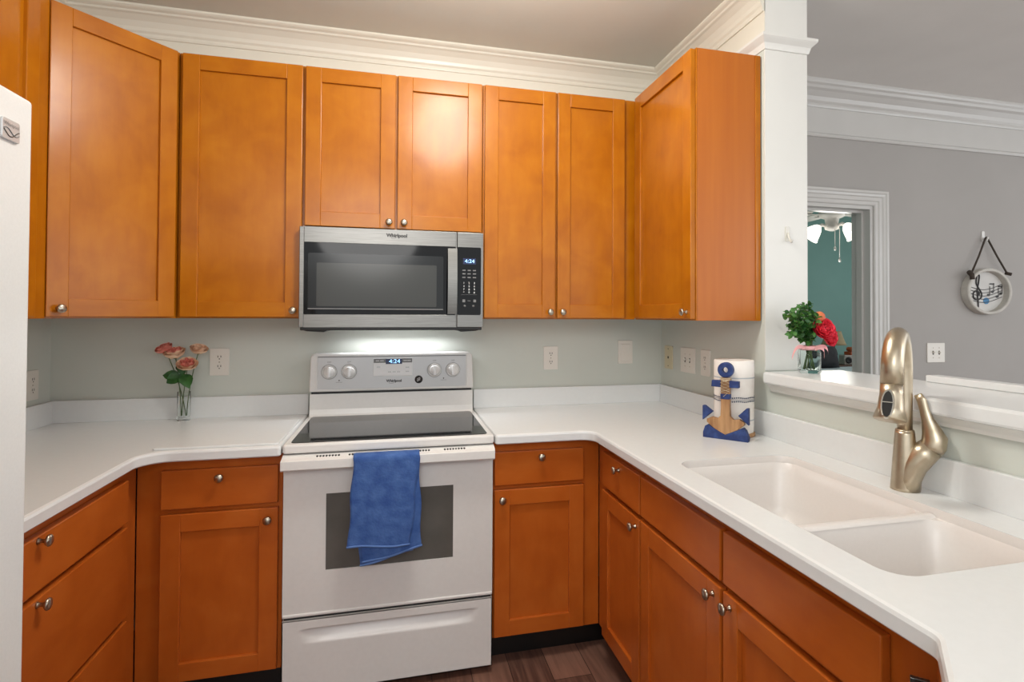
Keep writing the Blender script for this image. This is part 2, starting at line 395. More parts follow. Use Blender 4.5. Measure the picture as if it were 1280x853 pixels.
# ------------------------------------------------------------------ cabinets
def knob(cab, parent, x, z, y=-.022):
    m = MB(); m.lathe([(.0085, 0), (.006, .003), (.0048, .010), (.0062, .015), (.0125, .019), (.0148, .0225), (.0138, .026), (.009, .0285), (0, .0292)], M['nickel'], (x, y, z), (0, -1, 0), 20)
    return m.build('knob', parent)
def shaker(cab, x0, x1, z0, z1, kn, t=.022, st=.062, rl=.062):
    m = MB(); y0, y1 = -t, -.001; b = .0022
    m.box(x0, x0 + st, y0, y1, z0, z1, WV, b); m.box(x1 - st, x1, y0, y1, z0, z1, WV, b)
    m.box(x0 + st - .001, x1 - st + .001, y0, y1, z1 - rl, z1, WH, b); m.box(x0 + st - .001, x1 - st + .001, y0, y1, z0, z0 + rl, WH, b)
    d = m.build('door', cab)
    p = MB(); p.box(x0 + st - .003, x1 - st + .003, -t + .0115, -t + .017, z0 + rl - .003, z1 - rl + .003, WV); p.build('panel', d)
    if kn: knob(cab, d, kn[0], kn[1], -t)
def drawer(cab, x0, x1, z0, z1, kn, t=.022):
    d = MB().box(x0, x1, -t, -.001, z0, z1, WH, .003).build('drawer_front', cab)
    if kn: knob(cab, d, kn[0], kn[1], -t)
WV, WH = M['wood_v'], M['wood_h']
def cabinet(name, label, loc, rz, body, fronts, cat='cabinet', kick=None):
    group = GU if name == 'wall_cabinet' else GB
    """local frame: x along the front, y into the wall, z up; front frame plane at y = 0"""
    c = thing(name, label, cat, loc, rz, group)
    m = MB()
    for b in body: m.box(*b[:6], b[6] if len(b) > 6 else WV, .0015)
    m.build('carcass', c)
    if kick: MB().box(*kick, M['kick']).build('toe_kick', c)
    for f in fronts:
        (shaker if f[0] == 'door' else drawer)(c, *f[1:])
    return c
R90 = PI / 2
ZB, ZT = 1.366, 2.432
GU = 'maple wall cabinets'; GB = 'maple base cabinets'
# wall cabinets on the back wall (front frame plane at Y = -.299)
cabinet('wall_cabinet', 'single door maple wall cabinet between the angled corner cabinet and the microwave', (-.384, -.299, ZB), 0,
        [(-.456, 0, 0, .293, 0, ZT - ZB)], [('door', -.441, .006, .006, ZT - ZB - .006, (-.022, .034))])
cabinet('wall_cabinet', 'short two door maple wall cabinet directly above the microwave', (0, -.299, 1.750), 0,
        [(-.382, .382, 0, .293, 0, ZT - 1.750)], [('door', -.366, -.002, .006, ZT - 1.756, (-.026, .032)), ('door', .009, .375, .006, ZT - 1.756, (.037, .032))])
cabinet('wall_cabinet', 'tall two door maple wall cabinet on back wall, right of the microwave', (.384, -.299, ZB), 0,
        [(0, .7455, 0, .293, 0, ZT - ZB)], [('door', .006, .338, .006, ZT - ZB - .006, (.312, .034)), ('door', .349, .684, .006, ZT - ZB - .006, (.372, .034))])
# on the right wall, facing left
cabinet('wall_cabinet', 'single door maple wall cabinet on right wall with a bare end panel', (1.1325, -.302, ZB), -R90,
        [(.012, .566, .006, .283, 0, ZT - ZB, M['wood_side']), (0, .566, 0, .0055, 0, ZT - ZB), (.566, .570, .262, .285, 0, ZT - ZB - .002)], [('door', .036, .562, .006, ZT - ZB - .004, (.532, .034))])
# on the left wall, facing right
cabinet('wall_cabinet', 'tall maple wall cabinet on left wall, partly hidden behind the white fridge', (-1.112, -1.62, ZB), R90,
        [(0, .985, 0, .295, 0, ZT - ZB)], [('door', .475, .895, .006, ZT - ZB - .006, (.50, .034)), ('door', .01, .46, .006, ZT - ZB - .006, (.43, .034))])
# angled corner wall cabinet
p0, p1 = Vector((-1.127, -.626)), Vector((-.842, -.299))
ang = math.atan2(p1.y - p0.y, p1.x - p0.x); L_ = (p1 - p0).length
cc = thing('corner_wall_cabinet', 'angled corner maple wall cabinet with one tall door catching the ceiling light', 'cabinet', (p0.x, p0.y, ZB), ang)
inv = Matrix.Rotation(-ang, 2)
foot = [tuple(inv @ (Vector(q) - p0)) for q in ((-1.127, -.626), (-.842, -.299), (-.842, -.006), (XL + .006, -.006), (XL + .006, -.626))]
MB().prism(foot, 'Z', 0, ZT - ZB, M['wood_v']).build('carcass', cc)
shaker(cc, .004, L_ - .020, .006, ZT - ZB - .006, (.038, .034))

# base cabinets
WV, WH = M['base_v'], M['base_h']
ZK, ZC = .105, .8795
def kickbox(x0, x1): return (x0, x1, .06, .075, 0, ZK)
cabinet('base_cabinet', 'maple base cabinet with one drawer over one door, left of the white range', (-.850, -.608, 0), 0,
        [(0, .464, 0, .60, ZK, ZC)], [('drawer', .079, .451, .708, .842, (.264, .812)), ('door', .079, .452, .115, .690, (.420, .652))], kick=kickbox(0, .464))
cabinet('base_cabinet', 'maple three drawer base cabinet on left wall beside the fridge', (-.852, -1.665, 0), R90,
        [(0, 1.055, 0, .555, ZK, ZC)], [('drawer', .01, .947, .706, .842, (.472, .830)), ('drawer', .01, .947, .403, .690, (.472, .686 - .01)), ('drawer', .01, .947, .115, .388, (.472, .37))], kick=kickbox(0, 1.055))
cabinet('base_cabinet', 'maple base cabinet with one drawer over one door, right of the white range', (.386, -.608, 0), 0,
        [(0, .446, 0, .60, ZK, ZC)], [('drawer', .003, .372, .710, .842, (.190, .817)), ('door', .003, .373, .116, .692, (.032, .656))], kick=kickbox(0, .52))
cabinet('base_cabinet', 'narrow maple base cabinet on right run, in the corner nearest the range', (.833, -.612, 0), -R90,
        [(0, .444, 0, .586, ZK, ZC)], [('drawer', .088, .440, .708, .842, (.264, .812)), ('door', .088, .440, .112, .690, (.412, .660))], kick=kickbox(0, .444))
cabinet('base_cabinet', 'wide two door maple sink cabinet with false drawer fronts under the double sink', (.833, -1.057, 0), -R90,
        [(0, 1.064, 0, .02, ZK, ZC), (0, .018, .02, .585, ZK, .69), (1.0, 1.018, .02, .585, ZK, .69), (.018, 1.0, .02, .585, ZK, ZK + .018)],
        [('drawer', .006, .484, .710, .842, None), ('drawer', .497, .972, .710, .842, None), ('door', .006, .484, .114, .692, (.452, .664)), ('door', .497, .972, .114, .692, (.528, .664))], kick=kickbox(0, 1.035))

# ------------------------------------------------------------------ dishwasher set at the angle
dw = thing('dishwasher', 'black fronted dishwasher under the angled end of the right counter', 'dishwasher', (.798, -2.131, 0), math.radians(-135))
MB().box(.085, .60, .002, .54, .10, .868, M['dark']).build('tub', dw)
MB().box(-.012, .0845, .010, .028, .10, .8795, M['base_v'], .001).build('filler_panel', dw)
m = MB(); m.box(0, .61, -.024, -.001, .11, .832, M['black'], .004); m.box(-.003, .006, -.026, -.0005, .11, .8325, M['steel'], .001); m.box(.016, .022, -.027, -.02, .11, .831, M['steel'], .001); m.build('door', dw)
m = MB(); m.box(.03, .58, -.034, -.024, .70, .80, M['black'], .004); m.build('control_panel', dw)
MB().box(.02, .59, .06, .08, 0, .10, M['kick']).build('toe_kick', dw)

# ------------------------------------------------------------------ countertops
ZCT, ZCL = .9184, .8806
def countertop(mb, poly, hole=None):
    """poly counter-clockwise"""
    a = inset(poly, .009); b = inset(poly, .0026)
    mb.filled([a] + ([hole] if hole else []), ZCT, M['counter'])
    lv = [(a, ZCT), (b, ZCT - .0026), (poly, ZCT - .009), (poly, ZCL + .004), (inset(poly, .004), ZCL)]
    mb.loft([[(p[0], p[1], z) for p in l] for l, z in reversed(lv)], M['counter'])
    mb.filled([inset(poly, .004)] + ([hole] if hole else []), ZCL, M['counter'])
polyL = rounded([(-1.412, -.002), (-1.412, -1.66), (-.807, -1.66), (-.807, -.667), (-.3855, -.667), (-.3855, -.002)], [0, 0, 0, .085, .012, 0], 20)
lc = thing('countertop', 'white solid surface countertop left of the range, running along to the fridge', 'countertop', (-1.0, -.5, ZCL))
mb = MB(); countertop(mb, polyL); mb.build('slab', lc, off=(-1.0, -.5, ZCL))
mb = MB(); mb.box(-1.412, -.3855, -.021, -.002, ZCT - .001, 1.0125, M['counter'], .003); mb.box(-1.412, -1.393, -1.66, -.0205, ZCT - .001, 1.0125, M['counter'], .003)
mb.build('backsplash', lc, off=(-1.0, -.5, ZCL))
polyR = rounded([(.3855, -.002), (.3855, -.667), (.7797, -.667), (.7797, -2.158), (.35, -2.588), (.35, -2.86), (1.422, -2.86), (1.422, -.002)], [0, .012, .055, .03, .03, .03, 0, 0], 16)
SX0, SX1, SY0, SY1 = .876, 1.287, -2.003, -1.186
hole = rrect(SX0, SX1, SY0, SY1, .055)
rc = thing('countertop', 'white solid surface countertop right of the range, holding the double sink and the faucet', 'countertop', (1.1, -.6, ZCL))
mb = MB(); countertop(mb, polyR, hole)
mb.loft([[(p[0], p[1], z) for p in hole] for z in (ZCL, ZCT)], M['counter'])
mb.build('slab', rc, off=(1.1, -.6, ZCL))
mb = MB(); mb.box(.3855, 1.404, -.021, -.002, ZCT - .001, 1.0125, M['counter'], .003); mb.box(1.403, 1.422, -2.86, -.002, ZCT - .001, 1.0125, M['counter'], .003)
mb.build('backsplash', rc, off=(1.1, -.6, ZCL))
# sink
so = (1.08, -1.6, ZCL)
sk = thing('sink', 'blush white double bowl sink moulded into the right countertop', 'sink', so)
e = .0012
rim0 = rrect(SX0 + e, SX1 - e, SY0 + e, SY1 - e, .054); DIV = -1.716
def bowl_loop(x0, x1, y0, y1, r, d): return rrect(x0 + d, x1 - d, y0 + d, y1 - d, r)
mb = MB(); ZD = .893
mb.loft([[(p[0], p[1], ZCT - .0005) for p in rim0], [(p[0], p[1], ZCT - .006) for p in rrect(SX0 + .003, SX1 - .003, SY0 + .003, SY1 - .003, .053)], [(p[0], p[1], ZD + .004) for p in rrect(SX0 + .004, SX1 - .004, SY0 + .004, SY1 - .004, .052)]], M['sink'], smooth=True)
mb.build('rim', sk, off=so)
bowls = [(SX0 + .004, SX1 - .004, DIV + .014, SY1 - .004, .70), (SX0 + .004, SX1 - .004, SY0 + .004, DIV - .014, .735)]
for (x0, x1, y0, y1, zf) in bowls:
    mb = MB(); lv = [(0, ZD + .004, .05), (.003, ZD - .002, .052), (.012, ZD - .03, .056), (.022, zf + .06, .06), (.032, zf + .024, .066), (.052, zf + .006, .07), (.085, zf, .06)]
    mb.loft([[(p[0], p[1], z) for p in rrect(x0 + d, x1 - d, y0 + d, y1 - d, r)] for d, z, r in lv], M['sink'], cap1=True, smooth=True)
    b = mb.build('bowl', sk, off=so)
    mb = MB(); mb.lathe([(.042, 0), (.044, .002), (.040, .003), (.034, .001), (.01, .0008), (0, .0008)], M['chrome'], ((x0 + x1) / 2, (y0 + y1) / 2, zf + .0005)); mb.build('drain', b, off=so)
mb = MB()
mb.filled([rrect(SX0 + .0035, SX1 - .0035, SY0 + .0035, SY1 - .0035, .052)] + [rrect(x0, x1, y0, y1, .05) for x0, x1, y0, y1, _z in bowls], ZD + .004, M['sink'])
mb.grid(lambda u, v: (SX0 + .006 + u * (SX1 - SX0 - .012), DIV - .0165 + .033 * v, ZD + .0035 + .008 * math.sin(PI * v) ** .5), 12, 6, M['sink'])
mb.build('divider', sk, off=so)

# ------------------------------------------------------------------ raised bar on the half wall
mb = MB()
bp = rounded([(0, 0), (0, -1.95), (.362, -1.95), (.362, 0)], [.012, 0, 0, .02])
def slab(mb, poly, z0, z1, mat, r=.008):
    lv = [(inset(poly, r), z0), (inset(poly, r * .3), z0 + r * .3), (poly, z0 + r), (poly, z1 - r), (inset(poly, r * .3), z1 - r * .3), (inset(poly, r), z1)]
    mb.loft([[(p[0], p[1], z) for p in l] for l, z in lv], mat, True, True)
# the bar is notched round the wall end
bt = thing('bar_counter', 'raised white bar top on the half wall behind the sink', 'countertop', (1.383, -.925, 1.125))
slab(mb, bp, 0, .0445, M['counter']); mb.build('slab', bt)
mb = MB(); mb.loft([[(o, y, z) for (o, z) in ((.041, -.030), (.030, -.030), (.027, -.020), (.018, -.010), (.012, -.001), (.041, -.001))] for y in (-.012, -1.94)], M['trim'], True, True)
mb.build('trim_strip', bt)
lb = MB(); slab(lb, [(0, 0), (0, -.62), (.05, -.62), (.05, 0)], 0, .0225, M['counter'], .003)
place(lb, 'board', (1.71, -1.333, 1.1697), 'long narrow white board lying along the far edge of the bar', 'board')

# ------------------------------------------------------------------ thin white board on the left counter
mb = MB(); slab(mb, rounded([(-.397, -.470), (0, -.470), (0, 0), (-.397, 0)], [.012] * 4), 0, .0075, M['counter'], .002)
place(mb, 'cutting_board', (-.396, -.180, ZCT), 'thin white board lying flat on the left counter beside the range', 'cutting board')

# ------------------------------------------------------------------ range
st = thing('range', 'white freestanding electric range with black glass cooktop between the base cabinets', 'stove')
MB().box(-.378, .378, -.615, -.03, .03, .884, M['appliance'], .003).build('body', st)
for x in (-.33, .33):
    for y in (-.57, -.09): MB().lathe([(.018, 0), (.018, .03)], M['black'], (x, y, 0), n=12).build('foot', st)
m = MB(); slab(m, rounded([(-.381, -.665), (.381, -.665), (.381, -.03), (-.381, -.03)], [.012, .012, 0, 0]), .886, .9185, M['appliance'], .007); ck = m.build('cooktop', st)
m = MB(); slab(m, rounded([(-.358, -.640), (.358, -.640), (.358, -.105), (-.358, -.105)], [.02] * 4), .9175, .9205, M['cooktop_glass'], .001); m.build('glass_top', ck)
# back guard
m = MB(); m.prism([(-.03, .918), (-.112, .918), (-.104, .928), (-.098, .95), (-.094, 1.020), (-.03, 1.020)], 'X', -.370, .370, M['appliance']); m.build('back_guard', st)
MB().box(-.364, .364, -.092, -.03, 1.0185, 1.032, M['black']).build('vent_gap', st)
m = MB(); m.prism(rounded([(-.372, 1.031), (.372, 1.031), (.366, 1.205), (-.366, 1.205)], [.006, .006, .022, .022]), 'Y', -.110, -.02, M['appliance'], .006)
con = m.build('control_console', st)
m = MB(); m.box(-.335, .335, -.1115, -.108, 1.043, 1.188, M['panel_silver'], .001)
m.box(-.345, -.338, -.1125, -.108, 1.046, 1.190, M['appliance'], .001); m.box(.338, .345, -.1125, -.108, 1.046, 1.190, M['appliance'], .001)
m.box(-.335, .335, -.113, -.108, 1.1885, 1.192, M['grey'], .0005)
m.build('control_panel', con)
yp = -.1120
for i, x in enumerate((-.286, -.200, .186, .273)):
    m = MB(); m.lathe([(.034, 0), (.034, .002), (.0315, .002), (.0315, .004), (.030, .004), (.030, .002), (.024, .003), (.0235, .014), (.021, .017), (0, .0175)], M['appliance'], (x, yp, 1.122), (0, -1, 0), 28)
    m.lathe([(.0343, .0005), (.0343, .0022), (.0330, .0024), (.0330, .0005)], M['grey'], (x, yp, 1.122), (0, -1, 0), 28)
    m.box(x - .0055, x + .0055, yp - .027, yp - .012, 1.099, 1.145, M['white_print'], .003)
    m.text('OFF', .010, M['grey'], (x, yp - .0004, 1.166)); m.build('knob', con)
m = MB(); m.box(-.094, .084, -.1145, -.108, 1.098, 1.180, M['white_print'], .0015); m.box(-.092, .082, -.1155, -.112, 1.160, 1.179, M['grey'], .0005)
for (x, z) in ((-.07, 1.14), (-.02, 1.117), (.0, 1.117), (.02, 1.117), (.06, 1.137), (.06, 1.118)): m.box(x - .008, x + .008, -.1152, -.112, z - .003, z + .003, M['panel_silver'])
for x in (-.075, -.055, .05, .068): m.box(x - .008, x + .008, -.1160, -.112, 1.168, 1.171, M['white_print'])
dp = m.build('touch_pad', con)
m = MB(); m.box(-.038, .036, -.1170, -.113, 1.154, 1.178, M['display']); m.text('4:24', .026, M['digit'], (.002, -.1174, 1.166), sx=1.15); m.build('clock_display', dp)
m = MB(); m.text('Whirlpool', .0165, M['ink'], (.0, -.1118, 1.075), bold=.0008); m.tube([(-.012 + .012 * math.cos(a), -.1118, 1.069 + .006 * math.sin(a)) for a in [k * .5 + 2.6 for k in range(9)]], .0006, M['ink'], 5); m.build('logo', con)
m = MB(); m.lathe([(.0185, 0), (.0185, .0008), (0, .0008)], M['ink'], (.113, -.1115, 1.079), (0, -1, 0), 28)
for dz in (-.005, 0, .006): m.box(.104, .121, -.1128, -.112, 1.078 + dz, 1.0795 + dz, M['white_print'], rot=Matrix.Rotation(-.5, 3, 'Y'))
m.build('round_sticker', con)
for x in (-.243, .229): m = MB(); m.lathe([(.003, 0), (.003, .001)], M['ink'], (x, -.1115, 1.082), (0, -1, 0), 10); m.box(x - .014, x + .014, -.1118, -.111, 1.073, 1.0745, M['grey']); m.build('indicator_light', con)
# oven door
m = MB()
wx0, wx1, wz0, wz1 = -.233, .225, .458, .734
yd0, yd1 = -.652, -.622
for b in ((-.377, wx0, .302, .845), (wx1, .377, .302, .845), (wx0, wx1, .302, wz0), (wx0, wx1, wz1, .845)): m.box(b[0], b[1], yd0, yd1, b[2], b[3], M['appliance'])
m.box(-.377, .377, -.656, -.63, .300, .312, M['appliance'], .004)
m.prism([(yd1, .845), (yd0, .845), (-.668, .852), (-.690, .866), (-.688, .871), (-.655, .8815), (yd1, .8815)], 'X', -.379, .379, M['appliance'])
od = m.build('oven_door', st)
MB().box(wx0 - .001, wx1 + .001, -.6485, -.634, wz0 - .001, wz1 + .001, M['oven_glass']).build('window', od)
m = MB()
for x0, n in ((-.262, 8), (-.152, 13), (.005, 13), (.190, 8)):
    m = MB()
    for k in range(n):
        x = x0 + k * .0105; c = Vector((x, -.6735, .8762))
        m.lathe([(.0038, -.002), (.0038, .0006), (0, .0006)], M['black'], c, (0, -.303, .953), 10, sy=1.5)
    m.build('vent_row', od)
m = MB()
m.prism(rounded([(-.708, .870), (-.688, .874), (-.684, .866), (-.686, .842), (-.692, .836), (-.704, .835), (-.709, .840)], [.002] * 7, 3)[::-1], 'X', -.378, .376, M['appliance'])
for x in (-.378, .346): m.box(x, x + .03, -.69, -.640, .838, .868, M['appliance'], .003)
m.build('handle', od)
# storage drawer
MB().box(-.372, .372, -.645, -.612, .284, .306, M['black']).build('drawer_gap_shade', st)  # black strip standing in for the shade between oven door and drawer
m = MB()
def drw(u, v):
    x = -.377 + .754 * u; z = .028 + .262 * v
    k = max(0, 1 - (abs(x) / .315) ** 6); y = -.655
    if .205 < z < .255: y += .020 * k * (1 if z > .24 else (z - .205) / .035) ** .8
    return (x, y, z)
m.grid(lambda u, v: drw(u, v), 60, 60, M['appliance']); m.box(-.377, .377, -.652 + .018, -.622, .028, .290, M['appliance'])
for a in ((-.377, -.374), (.374, .377)): m.box(a[0], a[1], -.655, -.63, .028, .290, M['appliance'])
m.box(-.377, .377, -.655, -.63, .287, .290, M['appliance']); m.box(-.377, .377, -.655, -.63, .028, .031, M['appliance'])
m.build('storage_drawer', st)

# towel over the oven handle
def cloth(mb, x0t, x1t, x0b, x1b, zb0, zb1, y0, amp, ph, zback, hem=None):
    # path: back hem -> over the handle -> front hem
    nB, nT, nF = 8, 8, 30
    def fn(u, v):
        i = v * (nB + nT + nF)
        xt = x0t + (x1t - x0t) * u; xb = x0b + (x1b - x0b) * u; zb = zb0 + (zb1 - zb0) * u
        if i <= nB:
            t = i / nB; return (xt + .004 * math.sin(9 * u + 3), -.671 + .003 * math.sin(7 * u), zback + (.872 - zback) * t)
        if i <= nB + nT:
            a = PI * (i - nB) / nT; yc = (-.671 + y0) / 2; r = (-.671 - y0) / 2
            return (xt, yc + r * math.cos(a), .872 + .010 * math.sin(a))
        t = (i - nB - nT) / nF; z = .872 + (zb - .872) * t
        w = amp * t ** .6 * (math.sin(8 * u + ph + 2 * t) + .5 * math.sin(17 * u + 3 * ph))
        return (xt + (xb - xt) * t + .003 * math.sin(11 * t + ph), y0 - .002 * math.sin(PI * u) - w * .6 + 1.6 * amp * t * (1 - t) * math.sin(17 * u + 5 * t), z + .003 * math.sin(6 * u + ph) * t)
    mb.grid(fn, 26, nB + nT + nF, M['toweling'])
    def hemf(u): 
        p = fn(u, 1); return (p[0], p[1] - .0015, p[2] + .004)
    mb.tube([hemf(k / 20) for k in range(21)], .0022, M['towel_hem'], 6)
mb = MB()
cloth(mb, -.136, .094, -.152, .064, .556, .548, -.7235, .0025, .4, .60)
cloth(mb, -.128, .095, -.104, .104, .493, .534, -.7140, .0012, 2.0, .62)
cloth(mb, -.130, .092, -.112, .070, .484, .524, -.7120, .0008, 3.1, .64)
tw = mb.build('towel'); tag(tw, 'blue terry towel folded over the oven door handle', 'towel')
md = tw.modifiers.new('thickness', 'SOLIDIFY'); md.thickness = .0022

# ------------------------------------------------------------------ microwave
mo = (0, -.36, 1.330)
mw = thing('microwave', 'stainless over the range microwave with black window under the short wall cabinet', 'microwave', mo)
def B(x0, x1, y0, y1, z0, z1, mat, bev=0): return MB().box(x0, x1, y0, y1, z0, z1, mat, bev)
MB().box(-.378, .378, .030, .358, .012, .4165, M['dark']).build('housing', mw)
m = MB()
gx0, gx1, gz0, gz1 = -.361, .258, .054, .352
m.box(-.379, gx0, 0, .03, 0, .4165, M['steel'], .002); m.box(gx1, .2625, 0, .03, 0, .4165, M['steel'], .0005)
m.box(gx0, gx1, 0, .03, 0, gz0, M['steel'], .0008); m.box(gx0, gx1, 0, .03, gz1, .4165, M['steel'], .0008)
dr = m.build('door', mw)
m = MB(); slab2 = [(p[0], p[1]) for p in rrect(gx0 - .001, gx1 + .001, gz0 - .001, gz1 + .001, .008, 3)]
m.prism(slab2, 'Y', .0015, .012, M['black_glass'])
gl = m.build('glass', dr)
m = MB(); m.prism(rrect(-.345, .205, .075, .308, .006, 3), 'Y', .0008, .002, M['mw_screen']); m.prism(rrect(-.312, .176, .088, .268, .004, 3), 'Y', .0002, .001, M['mw_mesh']); m.box(-.345, .205, .0000, .001, .0755, .0795, M['grey']); m.build('screen', gl)
m = MB()
m.loft([[(x, y, z) for (x, y) in ((.222, -.018 - b), (.262, -.018 - b), (.262, -.010 - b), (.222, -.010 - b))] for z, b in [(.058 + .284 * k / 12, .018 * math.sin(PI * (.12 + .76 * k / 12))) for k in range(13)]], M['steel'], True, True)
for z in (.070, .318): m.box(.228, .256, -.022, .004, z, z + .014, M['steel'], .002)
m.build('handle', dr)
m = MB(); m.box(.2645, .379, 0, .03, 0, .4165, M['steel'], .002); cp = m.build('control_side', mw)
m = MB(); m.prism(rrect(.2645, .369, gz0, gz1, .006, 3), 'Y', -.0012, .004, M['black_glass'])
for r_, z in enumerate((.250, .235, .219)):
    for x in (.294, .317, .340): m.box(x - .007, x + .007, -.0018, -.001, z - .0025, z + .0025, M['grey'], .0002)
for r_, z in enumerate((.194, .180, .166, .153)):
    for c_, x in enumerate((.294, .317, .340)):
        m.text('123456789*0#'[r_ * 3 + c_], .012, M['white_print'], (x, -.0016, z))
m.box(.283, .352, -.0018, -.001, .143, .1438, M['grey'])
for x in (.294, .342): m.box(x - .006, x + .006, -.0018, -.001, .110, .122, M['grey'], .0002)
m.box(.310, .324, -.0018, -.001, .1155, .1175, M['grey'])
for x in (.298, .336): m.lathe([(.005, 0), (.005, .0006)], M['grey'], (x, -.0012, .094), (0, -1, 0), 10)
kp = m.build('keypad', cp)
m = MB(); m.box(.290, .346, -.0022, -.001, .277, .303, M['display']); m.text('4:24', .022, M['digit'], (.319, -.0026, .290), sx=1.15); m.build('clock_display', kp)
m = MB(); m.text('Whirlpool', .0205, M['ink'], (.008, -.0006, .391), bold=.0010); m.tube([(-.006 + .010 * math.cos(a), -.0005, .386 + .009 * math.sin(a)) for a in [k * .4 + 2.4 for k in range(12)]], .0006, M['ink'], 5); m.build('logo', dr)
m = MB(); m.box(-.374, .374, .004, .358, -.012, .012, M['black'], .003); m.prism([(-.365, -.012), (-.270, -.012), (-.285, -.020), (-.350, -.016)], 'Y', .02, .30, M['black']); m.prism([(.270, -.012), (.365, -.012), (.350, -.016), (.285, -.020)], 'Y', .02, .30, M['black']); m.build('vent_base', mw)

# ------------------------------------------------------------------ fridge
fo = (-.645, -2.10, 0)
fr = thing('refrigerator', 'white refrigerator at the far left, its door badge facing the kitchen', 'refrigerator', fo, R90)
# local frame: x along +Y of the room, y into the left wall
MB().box(-.44, .42, .045, .75, .03, 1.735, M['fridge'], .006).build('body', fr)
def fdoor(x0, x1): return MB().box(x0, x1, -.045, .042, .05, 1.747, M['fridge'], .006, 3)
d1 = fdoor(.0, .428).build('door', fr); d2 = fdoor(-.446, -.006).build('door', fr)
for d, x in ((d1, .03), (d2, -.04)):
    m = MB(); m.tube([(x, -.050, .75), (x, -.085, .78), (x, -.090, 1.1), (x, -.085, 1.42), (x, -.050, 1.45)], .012, M['fridge'], 10); m.build('handle', d)
for x in (-.4, .38):
    for y in (.1, .68): MB().lathe([(.02, 0), (.02, .03)], M['black'], (x, y, 0), n=12).build('foot', fr)
m = MB(); m.prism(rrect(.345, .388, 1.662, 1.696, .004, 3), 'Y', -.049, -.044, M['panel_silver'], .001)
m.text('Whirlpool', .0088, M['grey'], (.3665, -.0496, 1.687))
m.tube([(.348 + .037 * t, -.0495, 1.676 + .005 * math.sin(5.4 * t + .6)) for t in [k / 16 for k in range(17)]], .0008, M['grey'], 5)
m.tube([(.348 + .037 * t, -.0495, 1.674 - .006 * math.sin(5.0 * t - .6)) for t in [k / 16 for k in range(17)]], .0008, M['slot'], 5)
m.build('badge', d1)

# ------------------------------------------------------------------ faucet
fb = Vector((1.345, -1.587, ZCT))
fa = thing('faucet', 'tall champagne nickel pull down kitchen faucet behind the sink', 'faucet', fb)
sd = Vector((-.86, -.51, 0)).normalized(); hd = Vector((.62, -.78, 0)).normalized()
m = MB()
m.tube([(0, 0, 0), (0, 0, .006), (0, 0, .03), (0, 0, .075), (0, 0, .115), (0, 0, .150), (0, 0, .158)], [.0350, .0345, .0325, .0295, .0265, .0240, .023], M['faucet'], 28)
# the side branch that carries the lever
br = [Vector((0, 0, .002)) + hd * .002, Vector((0, 0, .035)) + hd * .006, Vector((0, 0, .070)) + hd * .019, Vector((0, 0, .100)) + hd * .040, Vector((0, 0, .121)) + hd * .060]
m.tube(br, [.0340, .0330, .0335, .0330, .0290], M['faucet'], 24)
m.build('body', fa)
# neck
cz, rr = .300, .066
pts = [Vector((0, 0, .158)), Vector((0, 0, .22)), Vector((0, 0, .28))]
pts += [sd * (rr - rr * math.cos(a)) + Vector((0, 0, cz + 1.75 * rr * math.sin(a))) for a in [PI * k / 14 for k in range(13)]]
pts += [sd * (2 * rr + .002) + Vector((0, 0, .295))]
m = MB(); m.tube(pts, [.0185, .0185, .0190] + [.0195 + .0065 * k / 12 for k in range(13)] + [.0262], M['faucet'], 24); m.lathe([(.0215, .156), (.0225, .158), (.0225, .161), (.0165, .163)], M['faucet'], n=28); m.build('neck', fa)
hc = sd * (2 * rr + .002)
hx = sd * .010
m = MB(); m.tube([hc + Vector((0, 0, .296)), hc + hx * .3 + Vector((0, 0, .27)), hc + hx + Vector((0, 0, .235)), hc + hx * 1.8 + Vector((0, 0, .208)), hc + hx * 1.9 + Vector((0, 0, .205))], [.0255, .0262, .0300, .0375, .034], M['faucet'], 28); hd_o = m.build('spray_head', fa)
q = sd; side_v = Vector((0, 0, 1)).cross(sd)
ft = (Vector((0, 0, 1)) + sd * -.36).normalized()
m = MB()
for w, h, dep, mat in ((.0148, .038, .0275, M['chrome']), (.0112, .033, .0292, M['black'])):
    cc_ = hc + hx + Vector((0, 0, .249)) + q * (dep + .0035)
    vs = [cc_ + side_v * (w * math.cos(a)) + ft * (h * math.sin(a)) for a in [2 * PI * k / 24 for k in range(24)]]
    vb = [v - q * .012 for v in vs]; m.loft([vb, vs], mat, True, True)
cc_ = hc + hx + Vector((0, 0, .254)) + q * .0318
m.add([cc_ + side_v * a + ft * b for a, b in ((-.0115, -.0012), (.0115, -.0012), (.0115, .0012), (-.0115, .0012))], [(0, 1, 2, 3)], M['chrome'])
m.build('spray_button', hd_o)
j = br[-1]
m = MB(); up = (Vector((0, 0, 1)) + hd * .55).normalized()
lp = [j + up * -.002, j + up * .006, j + Vector((0, 0, .024)) + hd * .006, j + Vector((0, 0, .046)) - hd * .001, j + Vector((0, 0, .072)) - hd * .009, j + Vector((0, 0, .098)) - hd * .016, j + Vector((0, 0, .122)) - hd * .022, j + Vector((0, 0, .138)) - hd * .030]
m.tube(lp, [.0292, .0305, .0292, .0225, .0150, .0115, .0115, .0095], M['faucet'], 24, flat=[1, 1, .95, .85, .75, .6, .45, .3], up=tuple(sd)); m.build('lever_handle', fa)

